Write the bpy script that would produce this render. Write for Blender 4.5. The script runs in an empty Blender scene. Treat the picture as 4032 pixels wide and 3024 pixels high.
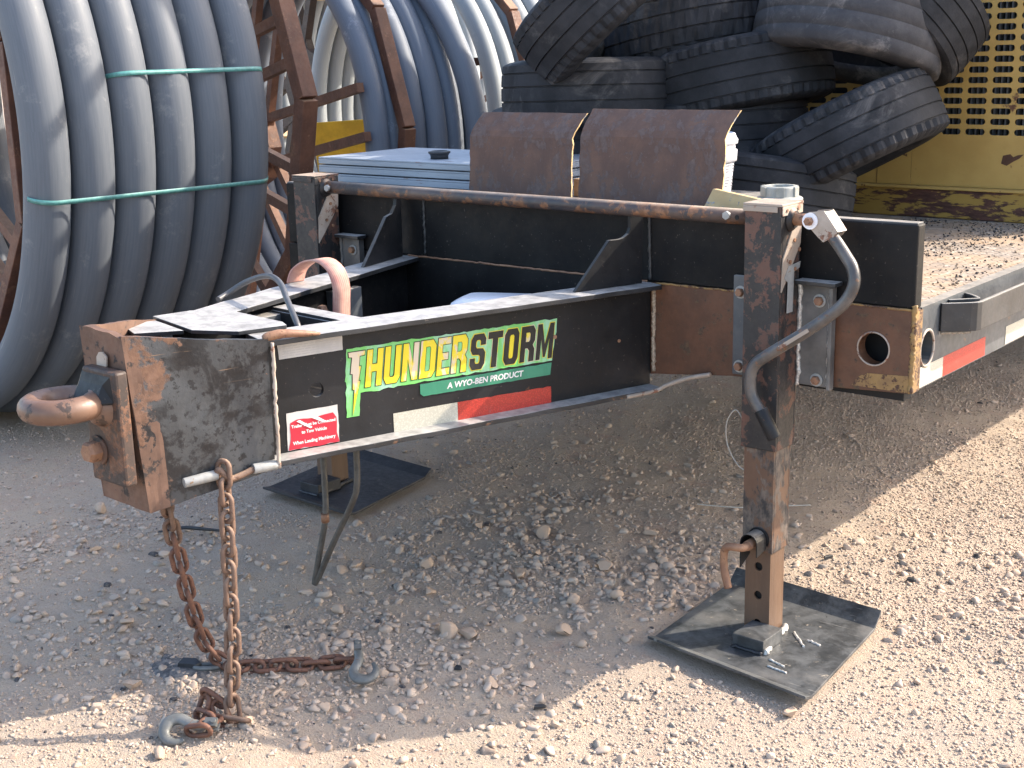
import bpy, bmesh, math, random
import numpy as np
from mathutils import Vector, Matrix, geometry

random.seed(7)
rng = np.random.default_rng(7)
SC = bpy.context.scene
COL = SC.collection
R_ = math.radians

# ------------------------------------------------------------------ camera
cam_d = bpy.data.cameras.new('camera')
cam = bpy.data.objects.new('camera', cam_d)
COL.objects.link(cam)
cam_d.sensor_width = 36.0
cam_d.lens = 46.366
cam_d.clip_start = 0.05
cam_d.clip_end = 2000.0
CAM_RIGHT = Vector((0.76916546, 0.63856829, -0.02479995))
CAM_DOWN = Vector((0.13924426, -0.2053444, -0.96873356))
CAM_FWD = Vector((-0.62369506, 0.74166314, -0.24686079))
CAM_LOC = Vector((1.5597, -2.8021, 1.5105))
cam.matrix_world = Matrix((
    (CAM_RIGHT.x, -CAM_DOWN.x, -CAM_FWD.x, CAM_LOC.x),
    (CAM_RIGHT.y, -CAM_DOWN.y, -CAM_FWD.y, CAM_LOC.y),
    (CAM_RIGHT.z, -CAM_DOWN.z, -CAM_FWD.z, CAM_LOC.z),
    (0, 0, 0, 1)))
SC.camera = cam

# ------------------------------------------------------------------ light
SUN_DIR = Vector((0.78, 1.14, 1.0)).normalized()
sun_el = math.asin(SUN_DIR.z)
sun_az = math.atan2(SUN_DIR.x, SUN_DIR.y)
sd = bpy.data.lights.new('sun', 'SUN')
sd.energy = 2.35
sd.angle = R_(0.53)
sd.color = (1.0, 0.91, 0.79)
sun = bpy.data.objects.new('sun', sd)
COL.objects.link(sun)
sun.rotation_euler = SUN_DIR.to_track_quat('Z', 'Y').to_euler()
sun.location = (4, 6, 8)
world = bpy.data.worlds.new('World')
SC.world = world
world.use_nodes = True
wn = world.node_tree
wn.nodes.clear()
sky = wn.nodes.new('ShaderNodeTexSky')
sky.sky_type = 'NISHITA'
sky.sun_disc = False
sky.sun_elevation = sun_el
sky.sun_rotation = sun_az
sky.air_density = 1.0
sky.dust_density = 2.4
sky.ozone_density = 1.0
bg = wn.nodes.new('ShaderNodeBackground')
bg.inputs['Strength'].default_value = 0.15
wo = wn.nodes.new('ShaderNodeOutputWorld')
wn.links.new(sky.outputs[0], bg.inputs[0])
wn.links.new(bg.outputs[0], wo.inputs[0])
vs = SC.view_settings
vs.view_transform = 'Standard'
vs.look = 'None'
vs.gamma = 1.0
vs.exposure = 2.0
vs.use_curve_mapping = False
vs.use_white_balance = True
vs.white_balance_temperature = 6800
vs.white_balance_tint = 10
SC.render.engine = 'CYCLES'
SC.cycles.use_denoising = True
SC.cycles.max_bounces = 6
SC.cycles.diffuse_bounces = 4
SC.cycles.glossy_bounces = 3

# ------------------------------------------------------------------ materials
class NM:
    def __init__(s, name):
        s.m = bpy.data.materials.new(name)
        s.m.use_nodes = True
        s.t = s.m.node_tree
        s.b = s.t.nodes['Principled BSDF']
        tc = s.t.nodes.new('ShaderNodeTexCoord')
        s.obj = tc.outputs['Object']
        s.uv = tc.outputs['UV']
    def link(s, a, b): s.t.links.new(a, b)
    def mapping(s, vec, scale=(1, 1, 1), rot=(0, 0, 0)):
        n = s.t.nodes.new('ShaderNodeMapping')
        n.inputs['Scale'].default_value = scale
        n.inputs['Rotation'].default_value = rot
        s.link(vec, n.inputs['Vector']); return n.outputs[0]
    def noise(s, scale, detail=6, rough=.6, vec=None, dist=0.0):
        n = s.t.nodes.new('ShaderNodeTexNoise')
        n.inputs['Scale'].default_value = scale
        n.inputs['Detail'].default_value = detail
        n.inputs['Roughness'].default_value = rough
        n.inputs['Distortion'].default_value = dist
        s.link(vec or s.obj, n.inputs['Vector']); return n.outputs['Fac']
    def vor(s, scale, vec=None, feat='F1'):
        n = s.t.nodes.new('ShaderNodeTexVoronoi')
        n.feature = feat
        n.inputs['Scale'].default_value = scale
        s.link(vec or s.obj, n.inputs['Vector']); return n.outputs['Distance']
    def ramp(s, fac, lo, hi, a=0.0, b=1.0):
        n = s.t.nodes.new('ShaderNodeMapRange')
        n.interpolation_type = 'SMOOTHSTEP'
        n.inputs['From Min'].default_value = lo
        n.inputs['From Max'].default_value = hi
        n.inputs['To Min'].default_value = a
        n.inputs['To Max'].default_value = b
        s.link(fac, n.inputs['Value']); return n.outputs[0]
    def math(s, op, a, b=None):
        n = s.t.nodes.new('ShaderNodeMath'); n.operation = op
        for i, v in enumerate((a, b)):
            if v is None: continue
            if isinstance(v, (int, float)): n.inputs[i].default_value = v
            else: s.link(v, n.inputs[i])
        return n.outputs[0]
    def mix(s, fac, a, b):
        n = s.t.nodes.new('ShaderNodeMix'); n.data_type = 'RGBA'
        for sock, v in ((n.inputs[0], fac), (n.inputs[6], a), (n.inputs[7], b)):
            if isinstance(v, (int, float)): sock.default_value = v
            elif isinstance(v, tuple): sock.default_value = (*v, 1) if len(v) == 3 else v
            else: s.link(v, sock)
        return n.outputs[2]
    def up(s):
        g = s.t.nodes.new('ShaderNodeNewGeometry')
        x = s.t.nodes.new('ShaderNodeSeparateXYZ')
        s.link(g.outputs['Normal'], x.inputs[0]); return x.outputs['Z']
    def island(s):
        g = s.t.nodes.new('ShaderNodeNewGeometry'); return g.outputs['Random Per Island']
    def xyz(s, i, vec=None):
        x = s.t.nodes.new('ShaderNodeSeparateXYZ'); s.link(vec or s.obj, x.inputs[0]); return x.outputs[i]
    def bump(s, h, strength=.3, dist=.004):
        n = s.t.nodes.new('ShaderNodeBump')
        n.inputs['Strength'].default_value = strength
        n.inputs['Distance'].default_value = dist
        s.link(h, n.inputs['Height']); s.link(n.outputs[0], s.b.inputs['Normal'])
    def done(s, col, rough=.6, metal=0.0, spec=None):
        for sock, v in ((s.b.inputs['Base Color'], col), (s.b.inputs['Roughness'], rough), (s.b.inputs['Metallic'], metal)):
            if isinstance(v, (int, float)): sock.default_value = v
            elif isinstance(v, tuple): sock.default_value = (*v, 1)
            else: s.link(v, sock)
        if spec is not None: s.b.inputs['Specular IOR Level'].default_value = spec
        return s.m

MAT = {}
def THR(amt): return .70 - .40 * amt
def worn(name, base, base2, rust, amt, scale=9, rough=.5, speck=.5, dust=None, dust_amt=.6, rust2=None, stretch=(1, 1, 1), spec=None, bump=.25):
    """paint over steel: two paint tones, rust patches with their own shapes, pale specks, dust settled on level faces"""
    k = NM(name)
    v = k.mapping(k.obj, stretch)
    tone = k.noise(scale * .6, 5, .6, v)
    col = k.mix(k.ramp(tone, .35, .68), base, base2)
    r1 = k.noise(scale, 9, .68, v, .3)
    r2 = k.noise(scale * 5, 5, .6, v)
    mask = k.ramp(k.math('ADD', k.math('MULTIPLY', r1, .8), k.math('MULTIPLY', r2, .2)), THR(amt) - .012, THR(amt) + .03)
    rc = k.mix(k.ramp(k.noise(scale * 3.1, 6, .7, v), .35, .65), rust, rust2 or tuple(c * .45 for c in rust))
    col = k.mix(mask, col, rc)
    sp = k.ramp(k.noise(130, 2, .5), .70 - .02 * speck, .76)
    col = k.mix(k.math('MULTIPLY', sp, speck * .35), col, (.24, .20, .17))
    ro = k.ramp(r2, .3, .7, rough - .08, rough + .12)
    if dust:
        d = k.math('MULTIPLY', k.ramp(k.up(), .55, .95), k.ramp(k.noise(26, 6, .7), .30, .66, dust_amt * .5, dust_amt))
        col = k.mix(d, col, dust)
    h = k.math('ADD', k.math('MULTIPLY', mask, .6), k.math('MULTIPLY', k.noise(120, 3, .6), .5))
    k.bump(h, bump, .0025)
    MAT[name] = k.done(col, ro, 0.0, spec)
    return MAT[name]

def plain(name, col, rough=.5, metal=0.0, var=.15, scale=20, spec=None):
    k = NM(name)
    c2 = tuple(max(0, c * (1 - var)) for c in col)
    c3 = tuple(min(1, c * (1 + var)) for c in col)
    c = k.mix(k.ramp(k.noise(scale, 6, .65), .3, .7), c2, c3)
    k.bump(k.noise(scale * 5, 4, .6), .12, .002)
    MAT[name] = k.done(c, rough, metal, spec)
    return MAT[name]

BLK, BLK2 = (.010, .010, .011), (.018, .018, .020)
DUST = (.30, .275, .245)
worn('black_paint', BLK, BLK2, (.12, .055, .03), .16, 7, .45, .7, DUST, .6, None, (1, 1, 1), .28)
worn('black_flange', (.015, .016, .018), (.035, .037, .041), (.20, .10, .055), .22, 12, .38, .8, (.40, .39, .38), .98, None, (1, 1, 1), .5)  # whitish dust tone also carries painted sun sheen on level faces
worn('black_shade', (.007, .007, .008), (.015, .0145, .0145), (.08, .038, .022), .14, 8, .5, .6, (.12, .11, .10), .6, None, (1, 1, 1), .14)  # darker, duller copy of the black paint with shade in its colour
k = NM('coupler_paint')
base = k.mix(k.ramp(k.noise(9, 9, .72, None, .5), .46, .54), (.011, .011, .013), (.045, .047, .050))
base = k.mix(k.ramp(k.noise(5, 6, .6), .45, .62), base, (.062, .066, .071))  # grey patches paint the plate's sheen into its colour
base = k.mix(k.ramp(k.noise(46, 7, .7), .54, .60), base, (.016, .016, .018))
xx = k.xyz(0)
edge = k.math('ADD', k.math('MULTIPLY', xx, -7.0), k.math('MULTIPLY', k.noise(13, 8, .7), 1.0))
zz = k.xyz(2)
topb = k.math('ADD', k.math('MULTIPLY', zz, 6.0), k.math('MULTIPLY', k.noise(17, 8, .7), 1.0))
rm = k.math('MAXIMUM', k.ramp(edge, .28, .36), k.math('MAXIMUM', k.ramp(topb, 6.02, 6.08), k.ramp(k.noise(11, 8, .7), .645, .665)))
rcol = k.mix(k.ramp(k.noise(38, 6, .7), .35, .65), (.11, .058, .037), (.18, .098, .064))
col = k.mix(rm, base, rcol)
str_ = k.ramp(k.noise(1.0, 3, .6, k.mapping(k.obj, (4, 4, 90))), .66, .69)
col = k.mix(k.math('MULTIPLY', str_, k.ramp(zz, .80, .86)), col, (.22, .14, .09))
k.bump(k.math('ADD', rm, k.noise(120, 4, .6)), .3, .0025)
MAT['coupler_paint'] = k.done(col, k.ramp(k.noise(9, 5, .6), .4, .6, .30, .5), 0.0, .5)
worn('coupler_rust', (.095, .052, .035), (.150, .082, .055), (.045, .035, .032), .34, 14, .7, .4, None)
worn('post_paint', (.014, .013, .014), (.027, .025, .025), (.095, .048, .034), .44, 17, .55, .6, (.48, .36, .26), .85, (.11, .05, .035))
worn('leg_rust', (.105, .056, .035), (.155, .085, .05), (.020, .019, .021), .50, 11, .6, .4, None, .5, (.14, .11, .09), (1, 1, .55))
worn('inner_rust', (.098, .056, .035), (.135, .077, .046), (.10, .06, .04), .25, 10, .55, .2, None, .5, None, (2.2, 2.2, .35))
worn('plate_rust', (.075, .033, .018), (.115, .048, .024), (.04, .024, .018), .30, 22, .55, .3, None, .5, (.10, .06, .03))
worn('edge_ochre', (.27, .165, .06), (.19, .11, .05), (.10, .05, .03), .45, 40, .7, .3)
worn('rusty_sheet', (.105, .066, .055), (.150, .088, .066), (.135, .098, .088), .44, 24, .75, 1.0, None, .5, (.105, .075, .068), (1, 1, .7), .2, .5)
worn('pipe_shaft', (.035, .032, .035), (.10, .06, .045), (.24, .115, .06), .48, 13, .5, .4, (.42, .33, .25), .6)
worn('side_steel', (.050, .057, .065), (.090, .098, .106), (.24, .15, .09), .18, 10, .45, .6, (.45, .40, .34), .6)
worn('rail_steel', (.018, .019, .021), (.045, .047, .05), (.20, .11, .07), .14, 12, .42, .8, (.36, .34, .31), .8)
k = NM('foot_steel')
col = k.mix(k.ramp(k.noise(14, 8, .72, None, .4), .38, .62), (.028, .030, .032), (.076, .080, .084))
col = k.mix(k.ramp(k.noise(5, 6, .6), .50, .66), col, (.105, .104, .102))
for ang, sc_, lo in ((.5, 160, .70), (1.3, 210, .71), (2.3, 130, .70)):
    st_ = k.ramp(k.noise(1.0, 3, .55, k.mapping(k.obj, (6, sc_, 6), (0, 0, ang)), .2), lo, lo + .04)
    col = k.mix(k.math('MULTIPLY', st_, .55), col, (.33, .325, .31))
col = k.mix(k.ramp(k.noise(34, 7, .75), .63, .67), col, (.30, .26, .21))
col = k.mix(k.ramp(k.noise(70, 4, .6), .68, .72), col, (.012, .012, .013))
k.bump(k.noise(90, 5, .65), .3, .002)
MAT['foot_steel'] = k.done(col, k.ramp(k.noise(12, 5, .6), .4, .6, .32, .55), 0, .4)
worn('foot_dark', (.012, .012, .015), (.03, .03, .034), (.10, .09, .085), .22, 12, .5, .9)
worn('reel_rust', (.085, .035, .022), (.14, .06, .035), (.22, .105, .06), .3, 14, .65, .2, (.42, .27, .17), .6)
worn('reel_rust_shaded', (.022, .012, .010), (.035, .018, .014), (.07, .03, .02), .25, 14, .6, .2)  # darker copy of the reel rust, shade put into its colour
worn('hitch_steel', (.030, .022, .020), (.055, .035, .028), (.15, .072, .042), .42, 22, .6, .3)
worn('ring_steel', (.13, .072, .048), (.17, .10, .07), (.07, .045, .035), .3, 22, .42, .2)
worn('yellow_panel', (.45, .28, .08), (.51, .33, .10), (.15, .06, .03), .2, 9, .55, .4)
worn('yellow_worn', (.34, .20, .045), (.40, .25, .055), (.12, .05, .035), .52, 14, .6, .4, None, .5, None, (.35, 1, 1.4))
worn('lid_grey', (.23, .26, .30), (.30, .33, .37), (.22, .12, .08), .18, 14, .5, .4, None, .5, None, (.35, 1, 2.2))
worn('chain_rust', (.115, .068, .048), (.17, .102, .07), (.12, .055, .035), .32, 60, .65, .2, (.40, .28, .2), .4)
worn('chain_dark', (.10, .045, .03), (.17, .075, .045), (.06, .03, .025), .32, 60, .7, .2)
worn('hook_steel', (.085, .088, .085), (.14, .143, .14), (.18, .12, .08), .22, 40, .45, .2)
worn('crank_steel', (.055, .050, .048), (.11, .098, .09), (.20, .10, .055), .28, 24, .38, .2, (.42, .38, .33), .5)
worn('zinc', (.24, .24, .23), (.33, .33, .32), (.30, .19, .11), .2, 40, .38, .2)
worn('bolt_rust', (.20, .10, .06), (.28, .15, .085), (.15, .07, .04), .3, 60, .6, .2)
worn('bracket_steel', (.07, .068, .066), (.15, .145, .14), (.22, .13, .07), .22, 14, .4, .5, (.1, .1, .12), .5)
worn('cap_steel', (.30, .245, .20), (.40, .34, .29), (.24, .11, .07), .32, 24, .5, .3)
worn('board_ochre', (.50, .34, .17), (.58, .42, .22), (.36, .36, .37), .36, 26, .8, .2)
plain('weld', (.30, .24, .18), .5, 0, .5, 180)
plain('weld_bright', (.52, .50, .47), .38, .3, .4, 150)
plain('dark_hole', (.008, .008, .009), .8)  # near-black stands in for shade inside holes and hollow bodies
plain('hose_grey', (.065, .058, .05), .55, 0, .35, 30)
plain('cable_grey', (.07, .07, .075), .45, 0, .2, 30)
plain('white_plastic', (.74, .74, .78), .45, 0, .05, 10)
plain('grey_plastic', (.26, .265, .245), .55, 0, .15, 40)
plain('black_plastic', (.02, .022, .026), .45, 0, .3, 30)
plain('teal_strap', (.09, .26, .24), .4, 0, .2, 60)
plain('wire_white', (.42, .40, .36), .5)
plain('wood', (.52, .37, .22), .8, 0, .25, 30)
plain('red_steel', (.30, .06, .035), .6)
plain('yellow_steel', (.60, .38, .03), .5, 0, .2, 6)
plain('ink', (.12, .12, .14), .6, 0, 0)
plain('ink_light', (.42, .40, .39), .6, 0, 0)
plain('fin_metal', (.16, .17, .18), .5, .2)

def pipe_mat(name, c, c2, line):
    k = NM(name)
    v = k.mapping(k.uv, (1, 90, 1))
    streak = k.noise(1.0, 5, .7, k.mapping(k.uv, (3.0, 70, 1)))
    col = k.mix(k.ramp(streak, .3, .72), c, c2)
    col = k.mix(k.math('MULTIPLY', k.ramp(k.noise(7, 7, .75), .56, .70), .45), col, line)
    col = k.mix(k.math('MULTIPLY', k.ramp(k.noise(1.0, 2, .5, k.mapping(k.uv, (1.2, 42, 1))), .70, .74), .7), col, line)
    MAT[name] = k.done(col, k.ramp(streak, .3, .7, .52, .66), 0.0, .35)
pipe_mat('pipe_grey', (.095, .108, .128), (.125, .138, .158), (.27, .27, .27))
pipe_mat('pipe_blue', (.115, .138, .178), (.14, .163, .203), (.40, .43, .48))
pipe_mat('pipe_pale', (.22, .245, .265), (.26, .285, .30), (.36, .37, .37))

def tyre_mat(name, c, c2, dustc, amt):
    k = NM(name)
    col = k.mix(k.ramp(k.noise(9, 8, .7), .35, .68), c, c2)
    col = k.mix(k.ramp(k.noise(6, 9, .75, None, .6), .62 - amt * .2, .80 - amt * .2), col, dustc)
    k.bump(k.noise(90, 5, .65), .35, .003)
    MAT[name] = k.done(col, .72, 0, .2)
tyre_mat('tyre_black', (.016, .017, .020), (.032, .033, .038), (.095, .09, .09), .5)
tyre_mat('tyre_dusty', (.040, .040, .045), (.065, .063, .067), (.15, .14, .138), .6)

k = NM('strap_pink')
w = k.t.nodes.new('ShaderNodeTexWave'); w.inputs['Scale'].default_value = 160; w.bands_direction = 'X'
w.inputs['Distortion'].default_value = 1.5
k.link(k.uv, w.inputs['Vector'])
col = k.mix(k.ramp(k.noise(18, 6, .7), .35, .65), (.46, .24, .19), (.36, .13, .11))
col = k.mix(k.math('MULTIPLY', w.outputs['Fac'], .35), col, (.55, .42, .34))
MAT['strap_pink'] = k.done(col, .85)

def ground_mat():
    k = NM('dusty_ground')
    n1 = k.noise(1.3, 8, .65)
    n2 = k.noise(7, 8, .7)
    n3 = k.noise(60, 6, .75)
    col = k.mix(k.ramp(n1, .38, .62), (.50, .395, .30), (.465, .37, .295))
    col = k.mix(k.math('MULTIPLY', k.ramp(n2, .52, .68), .7), col, (.45, .295, .225))
    col = k.mix(k.ramp(n3, .40, .72), col, (.49, .405, .335))
    col = k.mix(k.math('MULTIPLY', k.ramp(k.noise(210, 3, .6), .52, .70), .55), col, (.25, .205, .175))
    h = k.math('ADD', k.math('MULTIPLY', n3, 1.2), k.math('MULTIPLY', k.noise(190, 5, .7), .9))
    k.bump(h, .9, .012)
    MAT['dusty_ground'] = k.done(col, .95, 0, .15)
ground_mat()
def stone_mat(name, dark):
    k = NM(name)
    i = k.island()
    col = k.mix(i, (.355, .275, .22), (.45, .362, .295))
    sel = k.math('FRACT', k.math('MULTIPLY', i, 17.3))
    col = k.mix(k.ramp(sel, .82, .84), col, (.43, .315, .235))
    col = k.mix(k.ramp(sel, .93, .95), col, (.24, .215, .19))
    if dark: col = k.mix(k.ramp(k.math('FRACT', k.math('MULTIPLY', i, 31.7)), .985, .99), col, (.05, .05, .055))
    col = k.mix(k.math('MULTIPLY', k.ramp(k.noise(70, 6, .7), .4, .7), .45), col, (.47, .375, .295))
    k.bump(k.noise(240, 5, .7), .35, .003)
    MAT[name] = k.done(col, .95, 0, .08)
stone_mat('gravel_stone', True)
stone_mat('rock', False)
k = NM('oily_soil')
col = k.mix(k.ramp(k.noise(40, 6, .7), .4, .62), (.06, .06, .065), (.20, .18, .165))
k.bump(k.noise(120, 5, .7), .8, .008)
MAT['oily_soil'] = k.done(col, .7)
k = NM('deck_plate')
col = k.mix(k.ramp(k.noise(4.5, 8, .7), .40, .62), (.33, .24, .165), (.23, .195, .165))
col = k.mix(k.ramp(k.noise(30, 7, .75), .50, .68), col, (.44, .38, .32))
col = k.mix(k.ramp(k.noise(9, 8, .75, None, .5), .62, .70), col, (.06, .06, .065))
k.bump(k.noise(160, 5, .7), .5, .004)
MAT['deck_plate'] = k.done(col, .85, 0, .2)

k = NM('deck_grit')
i_ = k.island()
col = k.mix(k.ramp(i_, .42, .46), (.035, .035, .04), (.26, .20, .145))
MAT['deck_grit'] = k.done(col, .8, 0, .2)
def tape_mat(name, c, c2):
    k = NM(name)
    v = k.vor(240, k.obj)
    col = k.mix(k.ramp(v, .2, .6), c, c2)
    col = k.mix(k.math('MULTIPLY', k.ramp(k.noise(25, 7, .75), .58, .72), .4), col, (.28, .25, .22))
    MAT[name] = k.done(col, .35, 0, .5)
tape_mat('tape_white', (.52, .50, .42), (.42, .40, .33))
tape_mat('tape_red', (.52, .045, .03), (.36, .03, .02))
def print_mat(name, c, c2, lo=.42, hi=.62, rough=.32, sc=11):
    k = NM(name)
    col = k.mix(k.ramp(k.noise(sc, 7, .7, k.mapping(k.obj, (1, 1, .35)), .4), lo, hi), c, c2)
    col = k.mix(k.math('MULTIPLY', k.ramp(k.noise(70, 5, .7), .66, .74), .6), col, (.10, .09, .08))
    MAT[name] = k.done(col, rough, 0, .4)
print_mat('print_green', (.16, .50, .13), (.30, .55, .38), .42, .60)
print_mat('print_dgreen', (.035, .20, .12), (.045, .23, .14))
print_mat('print_yellow', (.70, .56, .035), (.60, .50, .38), .50, .56, .3, 14)
print_mat('print_black', (.010, .011, .011), (.03, .03, .03))
print_mat('print_white', (.72, .70, .68), (.60, .58, .56))
print_mat('print_red', (.50, .025, .045), (.55, .06, .07), .5, .7)
print_mat('print_grey', (.50, .48, .46), (.42, .40, .39))

# ------------------------------------------------------------------ geometry helpers
class MB:
    def __init__(s): s.v = []; s.f = []; s.uv = {}; s.sm = []
    def add(s, vs, fs, smooth=False):
        o = len(s.v); s.v += [tuple(v) for v in vs]
        for f in fs: s.f.append(tuple(i + o for i in f)); s.sm.append(smooth)
        return s
    def box(s, x0, x1, y0, y1, z0, z1, M=None):
        vs = [Vector(p) for p in ((x0, y0, z0), (x1, y0, z0), (x1, y1, z0), (x0, y1, z0), (x0, y0, z1), (x1, y0, z1), (x1, y1, z1), (x0, y1, z1))]
        if M is not None: vs = [M @ v for v in vs]
        return s.add(vs, ((0, 3, 2, 1), (4, 5, 6, 7), (0, 1, 5, 4), (1, 2, 6, 5), (2, 3, 7, 6), (3, 0, 4, 7)))
    def hexa(s, b, t):
        n = len(b)
        return s.add(list(b) + list(t), [tuple(range(n - 1, -1, -1)), tuple(range(n, 2 * n))] + [(i, (i + 1) % n, n + (i + 1) % n, n + i) for i in range(n)])
    def bar(s, a, b, w, h, up=(0, 0, 1)):
        a, b = Vector(a), Vector(b); d = (b - a).normalized()
        u = Vector(up); r = d.cross(u)
        if r.length < 1e-4: r = d.cross(Vector((1, 0, 0)))
        r.normalize(); u = r.cross(d)
        q = [(-1, -1), (1, -1), (1, 1), (-1, 1)]
        return s.hexa([a + r * (i * w / 2) + u * (j * h / 2) for i, j in q], [b + r * (i * w / 2) + u * (j * h / 2) for i, j in q])
    def tube(s, path, rad, n=12, closed=False, caps=True, uv=False, up=(0, 0, 1)):
        P = [Vector(p) for p in path]; m = len(P)
        rad = rad if hasattr(rad, '__len__') else [rad] * m
        o = len(s.v); nrm = None
        for i, p in enumerate(P):
            d = (P[(i + 1) % m] - P[i - 1]) if closed else (P[min(i + 1, m - 1)] - P[max(i - 1, 0)])
            d.normalize()
            if nrm is None:
                u = Vector(up)
                if abs(u.dot(d)) > .95: u = Vector((1, 0, 0))
                nrm = (u - d * u.dot(d)).normalized()
            else: nrm = (nrm - d * nrm.dot(d)).normalized()
            b = d.cross(nrm)
            for k in range(n):
                a = 2 * math.pi * k / n
                s.v.append(tuple(p + (nrm * math.cos(a) + b * math.sin(a)) * rad[i]))
        for i in range(m if closed else m - 1):
            j = (i + 1) % m
            for k in range(n):
                l = (k + 1) % n
                if uv: s.uv[len(s.f)] = ((i / m * uv, k / n), (i / m * uv, (k + 1) / n), ((i + 1) / m * uv, (k + 1) / n), ((i + 1) / m * uv, k / n))
                s.f.append((o + i * n + k, o + i * n + l, o + j * n + l, o + j * n + k)); s.sm.append(True)
        if caps and not closed:
            s.f.append(tuple(o + k for k in range(n - 1, -1, -1))); s.sm.append(False)
            s.f.append(tuple(o + (m - 1) * n + k for k in range(n))); s.sm.append(False)
        return s
    def cyl(s, a, b, r, n=20, r2=None): return s.tube([a, b], [r, r if r2 is None else r2], n)
    def lathe(s, prof, c=(0, 0, 0), M=None, n=32, closed=False, smooth=True):
        """profile of (radius, height) turned about local Z"""
        o = len(s.v); M = M or Matrix.Identity(3); c = Vector(c)
        for i in range(n):
            a = 2 * math.pi * i / n
            for r, z in prof: s.v.append(tuple(c + M @ Vector((r * math.cos(a), r * math.sin(a), z))))
        m = len(prof)
        for i in range(n):
            j = (i + 1) % n
            for q in range(m if closed else m - 1):
                p = (q + 1) % m
                s.f.append((o + i * m + q, o + j * m + q, o + j * m + p, o + i * m + p)); s.sm.append(smooth)
        if not closed:
            for q, rev in ((0, True), (m - 1, False)):
                if prof[q][0] > 1e-6:
                    l = [o + i * m + q for i in range(n)]
                    s.f.append(tuple(reversed(l)) if rev else tuple(l)); s.sm.append(False)
        return s
    def prism(s, outer, holes, fn, t0, t1):
        """plate cut from a 2-D outline with holes; fn(u, v, t) gives the point"""
        loops = [[Vector((*p, 0)) for p in outer]] + [[Vector((*p, 0)) for p in h] for h in holes]
        tris = geometry.tessellate_polygon(loops)
        flat = [p for l in loops for p in l]; n = len(flat)
        vs = [fn(p.x, p.y, t0) for p in flat] + [fn(p.x, p.y, t1) for p in flat]
        fs = [tuple(t) for t in tris] + [tuple(i + n for i in reversed(t)) for t in tris]
        o = 0
        for l in loops:
            m = len(l)
            for i in range(m): fs.append((o + i, o + (i + 1) % m, n + o + (i + 1) % m, n + o + i))
            o += m
        return s.add(vs, fs)

def circle2(c, r, n=28, rx=None): return [(c[0] + (rx or r) * math.cos(2 * math.pi * i / n), c[1] + r * math.sin(2 * math.pi * i / n)) for i in range(n)]

ORIGIN = {}
def origin_of(o):
    return ORIGIN.get(o.name, Vector((0, 0, 0)))
def thing(name, label, cat, loc=(0, 0, 0), group=None):
    o = bpy.data.objects.new(name, None); COL.objects.link(o)
    o.empty_display_size = .1
    o.location = loc; ORIGIN[o.name] = Vector(loc)
    return tag(o, label, cat, group)
def tag(o, label, cat, group=None, kind=None):
    if label: o['label'] = label
    if cat: o['category'] = cat
    if group: o['group'] = group
    if kind: o['kind'] = kind
    return o
def fix(me):
    b = bmesh.new(); b.from_mesh(me); bmesh.ops.recalc_face_normals(b, faces=b.faces); b.to_mesh(me); b.free()
def mesh_of(name, mb, mat, off=Vector((0, 0, 0)), recalc=True):
    me = bpy.data.meshes.new(name)
    me.from_pydata([(v[0] - off.x, v[1] - off.y, v[2] - off.z) for v in mb.v], [], mb.f)
    if mb.uv:
        l = me.uv_layers.new(name='UVMap')
        for p in me.polygons:
            u = mb.uv.get(p.index)
            if u:
                for li, q in zip(p.loop_indices, u): l.data[li].uv = q
    me.polygons.foreach_set('use_smooth', mb.sm)
    if recalc: fix(me)
    me.materials.append(MAT[mat])
    return me
def part(name, mb, mat, parent=None, bevel=0.0, label=None, recalc=True, base=None):
    """one mesh object; under a parent its points stay where they are given in the world"""
    off = origin_of(parent) if parent else Vector(base or (0, 0, 0))
    o = bpy.data.objects.new(name, mesh_of(name, mb, mat, off, recalc)); COL.objects.link(o)
    if parent: o.parent = parent
    else: o.location = off
    ORIGIN[o.name] = off
    if bevel:
        m = o.modifiers.new('bevel', 'BEVEL'); m.width = bevel; m.segments = 2; m.limit_method = 'ANGLE'; m.angle_limit = R_(40)
        m.harden_normals = False
    if label: o['label'] = label
    return o
def bezier(pts, n=8, closed=False):
    """smooth curve through points (Catmull-Rom)"""
    P = [Vector(p) for p in pts]; out = []
    m = len(P)
    for i in range(m if closed else m - 1):
        g = (lambda k: P[k % m]) if closed else (lambda k: P[min(max(k, 0), m - 1)])
        a, b, c, d = g(i - 1), g(i), g(i + 1), g(i + 2)
        for j in range(n):
            t = j / n
            out.append(.5 * ((2 * b) + (c - a) * t + (2 * a - 5 * b + 4 * c - d) * t * t + (3 * b - a - 3 * c + d) * t ** 3))
    if not closed: out.append(P[-1])
    return out
def rot_to(d, roll=0.0):
    q = Vector(d).normalized().to_track_quat('Z', 'Y').to_matrix()
    return q @ Matrix.Rotation(roll, 3, 'Z')

# value noise for the terrain and for dents
def lattice(x, y, seed):
    xi = np.floor(x).astype(np.int64); yi = np.floor(y).astype(np.int64)
    xf = x - xi; yf = y - yi
    def h(a, b):
        n = (a * 374761393 + b * 668265263 + seed * 974711) & 0x7fffffff
        n = ((n ^ (n >> 13)) * 1274126177) & 0x7fffffff
        return ((n ^ (n >> 16)) & 0xffff) / 65535.0
    u = xf * xf * (3 - 2 * xf); v = yf * yf * (3 - 2 * yf)
    return (h(xi, yi) * (1 - u) + h(xi + 1, yi) * u) * (1 - v) + (h(xi, yi + 1) * (1 - u) + h(xi + 1, yi + 1) * u) * v
def fbm(x, y, seed, oct=4):
    s = 0; a = .5
    for i in range(oct):
        s = s + a * lattice(x * 2 ** i, y * 2 ** i, seed + i * 13); a *= .5
    return s
FEET = ((0.02, 0.03), (-1.60, 0.08))
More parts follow.
